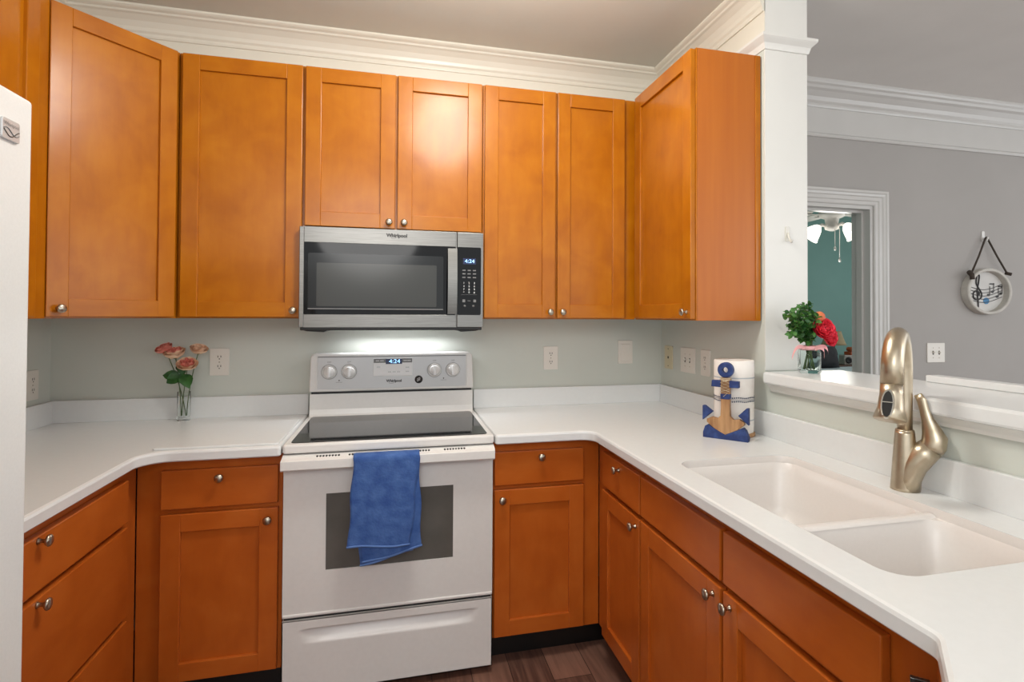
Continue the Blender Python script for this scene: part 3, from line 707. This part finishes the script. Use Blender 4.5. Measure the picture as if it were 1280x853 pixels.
# ------------------------------------------------------------------ outlets and switches
def wall_plate(name, label, cat, loc, rz, w, h, kind, mat=None, group=None):
    mat = mat or M['plate']
    group = {'outlet': 'wall outlets', 'light_switch': 'double toggle switches'}.get(name)
    o = thing(name, label, cat, loc, rz, group)
    MB().prism(rrect(-w / 2, w / 2, -h / 2, h / 2, .004, 3), 'Y', -.006, 0, mat, .0015).build('cover_plate', o)
    if kind == 'duplex':
        for dz in (.0215, -.0215):
            m = MB(); m.prism(rrect(-.0165, .0165, dz - .0145, dz + .0145, .010, 4), 'Y', -.0075, -.005, mat)
            for dx in (-.006, .006): m.box(dx - .0014, dx + .0014, -.0082, -.007, dz - .001, dz + .008, M['slot'])
            m.lathe([(.0026, 0), (.0026, .001)], M['slot'], (0, -.0072, dz - .007), (0, -1, 0), 10); m.build('socket', o)
        m = MB(); m.lathe([(.003, 0), (.003, .001)], M['nickel'], (0, -.006, 0), (0, -1, 0), 10); m.build('screw', o)
    if kind == 'toggles':
        for dx in (-.023, .023):
            m = MB(); m.box(dx - .005, dx + .005, -.0065, -.005, -.012, .012, M['slot']); m.box(dx - .0042, dx + .0042, -.018, -.006, -.002, .008, mat, .001, rot=Matrix.Rotation(-.5, 3, 'X')); m.build('toggle', o)
            for dz in (.03, -.03):
                m = MB(); m.lathe([(.0028, 0), (.0028, .001)], M['nickel'], (dx, -.006, dz), (0, -1, 0), 10); m.build('screw', o)
    if kind == 'rocker':
        m = MB(); m.box(-.027, .027, -.0085, -.004, -.043, .043, mat, .002); m.build('blank_insert', o)
    if kind == 'jack':
        m = MB(); m.box(-.006, .006, -.0075, -.005, -.006, .006, M['slot'], .001); m.build('jack', o)
        for dz in (.045, -.045):
            m = MB(); m.lathe([(.0032, 0), (.0032, .0012)], M['slot'], (0, -.006, dz), (0, -1, 0), 10); m.build('screw', o)
    return o
wall_plate('outlet', 'white double outlet on back wall beside the vase of peach flowers', 'outlet', (-.766, 0, 1.166), 0, .080, .122, 'duplex')
wall_plate('outlet', 'white double outlet on back wall just right of the range', 'outlet', (.790, 0, 1.162), 0, .078, .120, 'duplex')
wall_plate('blank_plate', 'white raised blank plate on back wall near the right corner', 'wall plate', (1.207, 0, 1.188), 0, .084, .124, 'rocker')
wall_plate('jack_plate', 'narrow almond jack plate on right wall nearest the corner', 'wall plate', (XR, -.087, 1.163), -R90, .086, .122, 'jack', M['plate_yellow'])
wall_plate('light_switch', 'white double toggle switch on right wall between the jack plate and an outlet', 'switch', (XR, -.290, 1.163), -R90, .140, .124, 'toggles')
wall_plate('outlet', 'white double outlet on right wall partly behind the paper towel roll', 'outlet', (XR, -.455, 1.163), -R90, .080, .122, 'duplex')
wall_plate('outlet', 'white outlet on left wall at the edge of the fridge', 'outlet', (XL, -.130, 1.093), R90, .078, .120, 'duplex')
wall_plate('light_switch', 'white double toggle switch on grey living room wall below the music plaque', 'switch', (3.199, YF, 1.167), 0, .134, .118, 'toggles')
m = MB(); m.prism(rrect(-.010, .010, -.03, .03, .006, 3), 'Y', -.004, 0, M['hook'], .001); m.tube([(0, -.004, .004), (0, -.010, -.012), (0, -.020, -.030), (0, -.026, -.036), (0, -.030, -.028)], .0045, M['hook'], 8)
place(m, 'wall_hook', (1.524, YW, 1.715), 'small clear adhesive hook on the white wall end', 'hook')

# ------------------------------------------------------------------ flowers
def petal(mb, c, ax, ang, tilt, ln, wd, mat, curl=.5):
    """one cupped petal growing from c round axis ax"""
    ax = Vector(ax).normalized(); qm = Vector((0, 0, 1)).rotation_difference(ax).to_matrix()
    ca, sa = math.cos(ang), math.sin(ang)
    def fn(u, v):
        s = (u - .5) * wd * math.sin(PI * (.12 + .78 * v)) ** .7
        t = tilt + curl * v * v; r = ln * v * math.cos(t) ; z = ln * v * math.sin(t) + 1.6 * s * s / max(wd, 1e-4)
        return Vector(c) + qm @ Vector((r * ca - s * sa, r * sa + s * ca, z))
    mb.grid(fn, 4, 5, mat)
def bloom(mb, c, ax, R, inner, outer, rnd):
    for ring, (n, tl, ln, mt) in enumerate(((7, .02, 1.0, outer), (7, .35, .92, outer), (6, .7, .8, inner), (5, 1.0, .62, inner), (4, 1.25, .45, inner))):
        for k in range(n):
            petal(mb, c, ax, 2 * PI * k / n + ring * .45 + rnd.uniform(-.1, .1), tl + rnd.uniform(-.06, .06), R * ln, R * 1.0 * ln + .3 * R, mt)
def leaf(mb, c, d, ln, wd, mat, droop=.3, face=(0, 0, 1)):
    d = Vector(d).normalized(); s = d.cross(Vector(face))
    s = s.normalized() if s.length > .05 else Vector((1, 0, 0)); n = s.cross(d)
    def fn(u, v):
        w = (u - .5) * wd * math.sin(PI * min(1, .04 + .96 * v)) ** .8
        return Vector(c) + d * (ln * v) + s * w + n * (abs(w) * .5 - droop * ln * v * v)
    mb.grid(fn, 2, 5, mat)
rnd = random.Random(3)
vb = Vector((-.887, -.066, ZCT + .0005))
vs_ = thing('flower_vase', 'slim clear glass vase of peach and coral flowers on the left counter', 'vase', vb)
m = MB(); m.lathe([(.0235, 0), (.025, .003), (.025, .125), (.0238, .126), (.0232, .125), (.0232, .022), (.020, .016), (0, .015)], M['glass'], n=28); m.build('glass_vase', vs_)
F = [((-.070, -.004, .300), (-.35, -.35, .9), .039, M['pinkp'], M['pinkp']), ((-.030, -.014, .276), (-.1, -.35, .9), .048, M['pinkp'], M['peach']),
     ((.053, .002, .294), (.25, -.35, .9), .040, M['peach'], M['peach']), ((.019, -.022, .230), (.12, -.55, .8), .046, M['pinkp'], M['peach'])]
for i, (c, ax, R, a, b) in enumerate(F):
    m = MB(); bloom(m, c, ax, R, a, b, rnd)
    m.lathe([(.002, -.008), (.009, -.002), (.010, .004)], M['stem'], c, ax, 10)
    bl = m.build('bloom', vs_)
    p0_ = Vector(((-1) ** i * .010, -.004 + .004 * i, .020)); c_ = Vector(c)
    mid = p0_.lerp(c_, .45) + Vector((-.25 * c_.x, 0, .01)); m = MB()
    m.tube([p0_.lerp(mid, t).lerp(mid.lerp(c_, t), t) for t in [k / 10 for k in range(11)]], .0019, M['stem'], 7); m.build('stem', vs_)
m = MB()
for c, d, ln, wd in (((-.012, -.01, .188), (-.9, -.25, .25), .066, .050), ((-.005, -.014, .196), (-.75, -.4, -.35), .062, .054), ((.0, -.012, .20), (-.15, -.3, .9), .045, .03), ((.005, -.014, .20), (.4, -.6, -.6), .072, .054), ((.0, -.016, .205), (.25, -.4, -.9), .05, .036), ((-.006, .0, .21), (-.5, .3, .6), .05, .03)):
    leaf(m, c, d, ln, wd, M['leaf_dark'], .2, (.2, -1, .5))
m.build('leaves', vs_)

# jar of greenery on the bar
jb = Vector((1.535, -1.0, 1.1702))
jr = thing('flower_jar', 'glass jar with pink ribbon, green sprigs and a red peony on the bar', 'vase', jb, math.radians(-30))
m = MB()
lv = [(.036, 0, .008), (.040, .004, .010), (.040, .080, .010), (.036, .090, .014), (.029, .096, .020), (.029, .104, .022)]
lo = [[(p[0], p[1], z) for p in rrect(-h * .92, h * .92, -h * .92, h * .92, min(r, h * .9), 4)] for h, z, r in lv]
li = [[(p[0], p[1], z) for p in rrect(-h * .92, h * .92, -h * .92, h * .92, min(r, h * .9), 4)] for h, z, r in [(.026, .104, .020), (.026, .096, .018), (.033, .088, .012), (.037, .079, .009), (.037, .010, .009)]]
m.loft(lo + li, M['glass_aqua'], True, True, smooth=True); m.build('jar', jr)
m = MB(); m.lathe([(.030, .086), (.033, .088), (.0335, .100), (.031, .103), (.030, .102)], M['ribbon'], n=24)
def strip(a, b, c, w):
    A, B_, C_ = Vector(a), Vector(b), Vector(c)
    def fn(u, v): return A.lerp(B_, v).lerp(B_.lerp(C_, v), v) + Vector((0, (u - .5) * w * .4, (u - .5) * w))
    m.grid(fn, 2, 10, M['ribbon'])
strip((-.02, -.028, .095), (-.055, -.040, .115), (-.064, -.03, .055), .014); strip((.015, -.030, .095), (.05, -.045, .110), (.046, -.03, .065), .016); strip((.02, -.03, .097), (.06, -.03, .115), (.062, -.02, .075), .014)
m.build('ribbon', jr)
m = MB()
for k in range(9):
    a = k * .7; m.tube([(.020 * math.cos(a), .016 * math.sin(a), .011), (.008 * math.cos(a + .5), .008 * math.sin(a + .5), .07), (.012 * math.cos(a), .012 * math.sin(a), .13)], .0024, M['stem'], 6)
m.build('stems', jr)
m = MB(); cR = Matrix.Rotation(math.radians(30), 3, 'Z')
for k in range(34):
    tip = Vector((rnd.uniform(-.125, .012), rnd.uniform(-.06, .05), rnd.uniform(.135, .262)))
    if tip.x < -.075 and tip.z > .25: tip.z -= .02
    if tip.z < .17: tip.x = min(tip.x, -.03)
    tip = cR @ tip; b0 = Vector((tip.x * .08, tip.y * .08, .105)); mid = b0.lerp(tip, .5) + Vector((0, 0, .02))
    pp = [b0.lerp(mid, t).lerp(mid.lerp(tip, t), t) for t in [i / 8 for i in range(9)]]
    m.tube(pp, .0011, M['stem'], 5)
    for i in range(2, 9):
        for s in (0, 1, 2):
            d = Vector((rnd.uniform(-1, 1), rnd.uniform(-1, 1), rnd.uniform(-.2, .9)))
            leaf(m, pp[i], d, rnd.uniform(.016, .026), rnd.uniform(.013, .019), M['leaf'] if rnd.random() < .6 else M['leaf_dark'], .2, (rnd.uniform(-1, 1), rnd.uniform(-1, .2), rnd.uniform(0, 1)))
m.build('foliage', jr)
pc = cR @ Vector((.022, -.034, .160)); m = MB(); bloom(m, pc, cR @ Vector((-.15, -.9, .38)), .048, M['red'], M['red'], rnd); bloom(m, pc + cR @ Vector((.020, -.004, -.024)), cR @ Vector((.25, -.9, .1)), .040, M['red'], M['red'], rnd); m.build('peony', jr)
pc = cR @ Vector((.014, -.036, .211)); m = MB(); m.lathe([(0, -.022), (.012, -.019), (.021, -.008), (.022, .004), (.016, .016), (.006, .022), (0, .023)], M['orange'], pc, (.2, -.3, 1), 18); m.build('bud', jr)

# ------------------------------------------------------------------ paper towel roll and anchor holder
rb = Vector((1.302, -.862, ZCT))
m = MB(); m.lathe([(.075, 0), (.079, .003), (.079, .012), (.076, .015), (0, .015)], M['anchor_wood'], n=40); 
hold = thing('paper_towel_holder', 'wooden anchor shaped paper towel holder painted navy blue, on right counter', 'paper towel holder', rb)
m.build('base', hold)
m = MB(); m.tube([(0, 0, .012), (0, 0, .290)], .008, M['anchor_wood'], 12); m.build('post', hold)
roll = MB()
prof = [(.021, .0155), (.0735, .0155), (.0745, .018), (.0748, .10), (.0742, .16), (.0752, .24), (.0742, .292), (.072, .294), (.05, .2925), (.021, .2935)]
n = 48; vs = []; fs = []
for (r, z) in prof:
    for k in range(n):
        a = 2 * PI * k / n; r2 = r * (1 + (.010 * math.sin(2 * a + z * 9) + .006 * math.sin(5 * a) if r > .06 else 0)); vs.append((r2 * math.cos(a), r2 * math.sin(a), z))
for i in range(len(prof)):
    i2 = (i + 1) % len(prof)
    for k in range(n): fs.append((i * n + k, i * n + (k + 1) % n, i2 * n + (k + 1) % n, i2 * n + k))
roll.add(vs, fs, M['paper'], True)
ro = thing('paper_towel_roll', 'roll of white paper towel with navy striped print, on the anchor holder', 'paper towel', rb)
roll.build('roll', ro)
m = MB()
for k in range(62):
    a = 2 * PI * k / 62
    for z, w, h in ((.153, .0036, .0034), (.139, .0036, .0034)):
        m.box(-w, w, -.0771, -.0745, z - h, z + h, M['paper_print'], rot=None) if False else None
        c_ = Vector((.0752 * math.cos(a), .0752 * math.sin(a), z + .001 * math.sin(9 * a))); tv = Vector((-math.sin(a), math.cos(a), 0)); nv = Vector((math.cos(a), math.sin(a), 0))
        q_ = [c_ + tv * (w * sx) + Vector((0, 0, h * sz)) + nv * .0012 for sx, sz in ((-1, 0), (0, -1), (1, 0), (0, 1))]
        m.add(q_, [(0, 1, 2, 3)], M['paper_print'])
for z, hh, mt in ((.1460, .0006, 'paper_print'), (.228, .0022, 'paper_pale'), (.066, .0022, 'paper_pale')):
    ring = [[((.0762 if zz else .0762) * math.cos(2 * PI * k / 48), .0762 * math.sin(2 * PI * k / 48), z + zz) for k in range(48)] for zz in (-hh, hh)]
    m.loft(ring, M[mt], smooth=True)
m.build('stripe_print', ro)
# anchor in its own plane (x along the front, z up), then turned to face the kitchen
fx = (Vector((1.274, -.994)) - Vector((1.165, -.866))); ang_a = math.atan2(fx.y, fx.x)
ac = Vector((1.2215, -.931))
xf = Matrix.Translation(Vector((ac.x - rb.x, ac.y - rb.y, 0))) @ Matrix.Rotation(ang_a, 4, 'Z')
T0, T1 = -.011, .011
m = MB()
# shank, crown and arms in bare wood
shape = [(-.0165, .232), (-.0160, .12), (-.018, .088), (-.030, .076), (-.052, .080), (-.070, .071), (-.070, .060), (-.045, .040), (-.020, .026), (0, .018), (.020, .026), (.045, .040), (.070, .060), (.070, .071), (.052, .080), (.030, .076), (.018, .088), (.0160, .12), (.0165, .232)]
m.prism(shape, 'Y', T0, T1, M['anchor_wood'], .002); anc = m.build('anchor', hold, xf=xf)
m = MB(); rg = []
for k in range(25):
    a = 2 * PI * k / 24; rg.append([((r * math.cos(a)), y, .262 + r * math.sin(a)) for r, y in ((.011, T0), (.026, T0), (.029, T0 + .003), (.029, T1), (.011, T1))])
m.loft(rg, M['anchor_blue'], smooth=False); m.build('ring', anc, xf=xf)
m = MB(); m.prism([(-.052, .197), (-.0155, .196), (-.0155, .222), (-.050, .221)], 'Y', T0 - .002, T1, M['anchor_blue'], .002); m.prism([(.0155, .196), (.050, .197), (.050, .221), (.0155, .222)], 'Y', T0 - .002, T1, M['anchor_blue'], .002)
m.box(-.0172, .0172, T0 - .002, T1 + .001, .152, .172, M['anchor_blue'], .002); m.build('crossbar', anc, xf=xf)
m = MB(); m.prism([(-.086, .066), (-.048, .100), (-.078, .121), (-.086, .121)][::-1], 'Y', T0 - .001, T1, M['anchor_blue'], .002); m.build('fluke', anc, xf=xf); m = MB()
m.prism([(.086, .062), (.048, .094), (.078, .124), (.086, .124)], 'Y', T0 - .001, T1, M['anchor_blue'], .002); m.build('fluke', anc, xf=xf)
m = MB(); m.prism([(-.084, 0), (.084, 0), (.086, .014), (.076, .040), (.066, .050), (0, .018), (-.066, .050), (-.076, .044), (-.084, .020)], 'Y', T0 - .002, T1 + .004, M['anchor_blue'], .002); m.build('anchor_foot', anc, xf=xf)
m = MB(); zz = [(-.017, .226), (.017, .214), (-.017, .202), (.017, .190), (-.017, .180), (.010, .176), (-.005, .162)]
m.tube([(x, T0 - .0030, z) for x, z in zz], .0016, M['rope'], 6)
m.tube([(x, T0 - .0032, z) for x, z in [(.017, .226), (-.017, .214), (.017, .202), (-.017, .190), (.017, .182)]], .0016, M['rope'], 6)
for z in (.230, .225): m.tube([(.0185 * sx, y, z) for sx, y in ((-1, T1), (-1, T0), (-.9, T0 - .002), (.9, T0 - .002), (1, T0), (1, T1), (-1, T1))], .0015, M['rope'], 6)
m.build('lashing', anc, xf=xf)

# ------------------------------------------------------------------ music plaque on the living room wall
px, pz = 3.578, 1.545; RP = .180
po = (px, YF - .002, pz)
pq = thing('music_plaque', 'round whitewashed plaque with treble clef and staff hanging on grey living room wall', 'wall decor', po)
m = MB(); rg = []
for k in range(49):
    a = 2 * PI * k / 48; rg.append([(r * math.cos(a) * 1.0, y, r * math.sin(a) * .80) for r, y in ((RP - .024, 0), (RP - .024, -.042), (RP - .020, -.047), (RP - .005, -.047), (RP, -.042), (RP, 0))])
m.loft([l + [l[0]] for l in rg], M['plaque'], smooth=False); m.build('rim', pq)
m = MB(); m.lathe([(RP - .020, 0), (RP - .020, .008), (0, .008)], M['plaque_face'], (0, 0, 0), (0, -1, 0), 48, False, 1, .80)
# lathe about -Y keeps x across; squash handled by sy
fc = m.build('face', pq)
m = MB(); yy = -.0095
for i in range(5):
    m.tube([(-.150 + .29 * t, yy, .026 - i * .020 + .020 * math.sin(4.2 * t + 2.6) + .012 * t) for t in [k / 14 for k in range(15)]], .0021, M['ink'], 5)
clef = [(-.062, -.030), (-.048, -.020), (-.052, -.002), (-.074, .004), (-.094, -.014), (-.088, -.044), (-.058, -.052), (-.030, -.036), (-.030, -.008), (-.052, .022), (-.070, .052), (-.066, .090), (-.056, .112), (-.046, .096), (-.050, .062), (-.062, .0), (-.056, -.070), (-.058, -.106), (-.078, -.112), (-.086, -.098)]
def smooth_path(P, n=5):
    out = []
    for i in range(len(P) - 1):
        p = [Vector(P[max(0, min(len(P) - 1, i + d))]) for d in (-1, 0, 1, 2)]
        for k in range(n):
            t = k / n; out.append(.5 * ((2 * p[1]) + (p[2] - p[0]) * t + (2 * p[0] - 5 * p[1] + 4 * p[2] - p[3]) * t * t + (3 * p[1] - p[0] - 3 * p[2] + p[3]) * t ** 3))
    return out + [Vector(P[-1])]
m.tube([(p.x, yy - .002, p.y) for p in smooth_path(clef)], .0042, M['ink'], 6)
for x, z in ((.03, -.02), (.062, .0), (.10, -.03), (.13, -.01)):
    m.lathe([(.011, 0), (.011, .002), (0, .002)], M['ink'], (x, yy, z), (0, -1, 0), 12, False, 1, .75); m.box(x + .009, x + .012, yy - .002, yy, z, z + .055, M['ink'])
m.box(.039, .076, yy - .002, yy, .045, .053, M['ink']); m.box(.109, .144, yy - .002, yy, .030, .038, M['ink'])
m.lathe([(.024, 0), (.024, .0015), (0, .0015)], M['blue_dot'], (.012, yy + .001, -.058), (0, -1, 0), 20, False, 1, .85)
m.build('music_notation', fc)
m = MB(); hz = 1.878 - pz
for sx in (-1, 1):
    m.tube([(.008 * sx, -.022, hz), (sx * .075, -.032, hz - .115), (sx * .140, -.040, .118)], .0055, M['strap'], 8)
m.tube([(.008, -.022, hz), (0, -.022, hz + .006), (-.008, -.022, hz)], .0055, M['strap'], 8)
m.tube([(-.150, -.030, .118), (-.168, -.062, .095), (-.166, -.062, .07)], .014, M['strap'], 8); m.tube([(.142, -.030, .118), (.150, -.060, .108)], .010, M['strap'], 8)
m.build('strap', pq)
m = MB(); m.prism(rrect(-.011, .011, -.018, .045, .006, 3), 'Y', -.006, 0, M['fan_white'], .001); m.tube([(0, -.006, .0), (0, -.014, -.012), (0, -.028, -.014), (0, -.034, .004)], .005, M['fan_white'], 8)
place(m, 'wall_hook', (px, YF, 1.880), 'small white hook holding the strap of the music plaque', 'hook')

# ------------------------------------------------------------------ bedroom seen through the doorway
fo2 = (3.80, 1.4, 2.27)
fan = thing('ceiling_fan', 'white ceiling fan with lit frosted glass shades seen through the doorway', 'ceiling fan', fo2)
m = MB(); m.lathe([(.02, .445), (.065, .44), (.06, .40), (.016, .385), (.016, .14), (.05, .13), (.10, .10), (.11, .05), (.10, .01), (.06, -.005), (.05, -.06), (.062, -.07), (.055, -.10), (.02, -.115), (0, -.116)], M['fan_white'], n=24); m.build('motor', fan)
for k in range(5):
    a = 2 * PI * k / 5 + .25; R = Matrix.Rotation(a, 3, 'Z')
    m = MB(); pl = [(.17, -.045), (.22, -.062), (.62, -.072), (.66, -.05), (.66, .05), (.62, .072), (.22, .062), (.17, .045)]
    m.loft([[R @ Vector((x, y, z + .15 * y)) for x, y in pl] for z in (.045, .053)], M['fan_white'], True, True)
    b_ = m.build('blade', fan); m = MB(); m.tube([R @ Vector((.09, 0, .04)), R @ Vector((.14, 0, .035)), R @ Vector((.22, 0, .044))], .012, M['fan_white'], 8, flat=.4); m.build('blade_arm', b_)
for k in range(4):
    a = math.radians((-68, -14, 110, 166)[k]); d = Vector((math.cos(a), math.sin(a), 0)); m = MB()
    m.tube([d * .04 + Vector((0, 0, -.07)), d * .09 + Vector((0, 0, -.055)), d * .125 + Vector((0, 0, -.075))], .010, M['fan_white'], 8); ar = m.build('light_arm', fan)
    m = MB(); ax = (d * .75 + Vector((0, 0, -.65))).normalized(); m.lathe([(.022, 0), (.034, .015), (.050, .05), (.066, .095), (.078, .115), (.074, .113), (.045, .05), (.02, .01)], M['bulb'], d * .115 + Vector((0, 0, -.075)), tuple(ax), 20); m.build('glass_shade', ar)
for x, y, l_ in ((-.012, -.05, .17), (.055, -.03, .27)):
    m = MB(); m.tube([(x, y, -.09), (x, y, -.09 - l_)], .0028, M['fan_white'], 6); m.lathe([(.004, .0), (.010, -.012), (.010, -.028), (.005, -.036)], M['fan_white'], (x, y, -.09 - l_), n=10); m.build('pull_chain', fan)
bulb('fan_lamp', (3.80, 1.4, 1.70), 6, (1, .96, .88), .15)
area('bedroom_fill', (6.3, 1.2, 1.6), (0, math.radians(90), 0), 1.2, 18, (.95, .98, 1), sy=1.4)  # unseen light added to brighten the teal walls; no window is modelled

nt = (4.78, 2.42, 0)
ns = thing('nightstand', 'dark wooden nightstand in the bedroom under the tan lamp', 'nightstand', nt)
MB().box(-.26, .26, -.22, .22, .08, .84, M['night'], .004).build('body', ns); 
for x in (-.23, .23):
    for y in (-.19, .19): MB().box(x - .02, x + .02, y - .02, y + .02, 0, .08, M['night']).build('leg', ns)
MB().box(-.28, .28, -.24, .24, .84, .862, M['night'], .004).build('top', ns)
MB().box(-.22, .22, -.236, -.221, .55, .80, M['night'], .004).build('drawer_front', ns)
lp_ = (4.755, 2.44, .8625)
la = thing('table_lamp', 'bronze table lamp with tan shade on the bedroom nightstand', 'lamp', lp_)
m = MB(); m.lathe([(.055, 0), (.055, .012), (.02, .025), (.030, .06), (.042, .10), (.030, .15), (.014, .18), (.010, .26)], M['bronze'], n=20); m.build('base', la)
m = MB(); m.lathe([(.130, .205), (.118, .23), (.095, .29), (.075, .36), (.073, .36), (.093, .29), (.116, .23), (.128, .206)], M['shade'], n=28); m.build('lamp_shade', la)
ra = thing('clock_radio', 'silver clock radio with round dials on the bedroom nightstand', 'radio', (4.83, 2.27, .8625), math.radians(-8))
MB().box(-.115, .115, -.05, .05, 0, .105, M['radio'], .008).build('case', ra)
for x in (-.065, .045): 
    m = MB(); m.lathe([(.036, 0), (.036, .006), (.026, .008), (.012, .004), (0, .004)], M['black'], (x, -.05, .05), (0, -1, 0), 20); m.build('dial', ra)
m = MB(); m.box(-.085, .085, -.05, .05, 0, .035, M['orange_box'], .004); m.box(-.07, .07, -.045, .045, .035, .085, M['orange_box'], .02)
place(m, 'box', (4.87, 2.275, .9675), 'rust orange box on top of the clock radio', 'box')
bo = (3.95, 1.95, 0)
bd = thing('bed', 'bed with pale blue bedding seen low through the doorway', 'bed', bo)
MB().box(-.60, 1.05, -1.0, .10, 0, .50, M['night'], .01).build('frame', bd); MB().box(-.60, 1.05, -1.0, .10, .501, .868, M['bedding'], .05, 3).build('mattress', bd)
m = MB(); 
def pil(u, v):
    x, z = (u - .5), (v - .5); th = .075 * max(0, (1 - (2 * x) ** 4) * (1 - (2 * z) ** 4)) ** .5
    return th
m.grid(lambda u, v: ((u - .5) * .52, -pil(u, v), v * .22), 12, 10, M['pillow']); m.grid(lambda u, v: ((.5 - u) * .52, pil(u, v), v * .22), 12, 10, M['pillow'])
pw = m.build('pillow'); pw.location = (4.08, 1.90, .872); pw.rotation_euler = (math.radians(-18), 0, 0); tag(pw, 'charcoal pillow propped up on the pale blue bed', 'pillow')
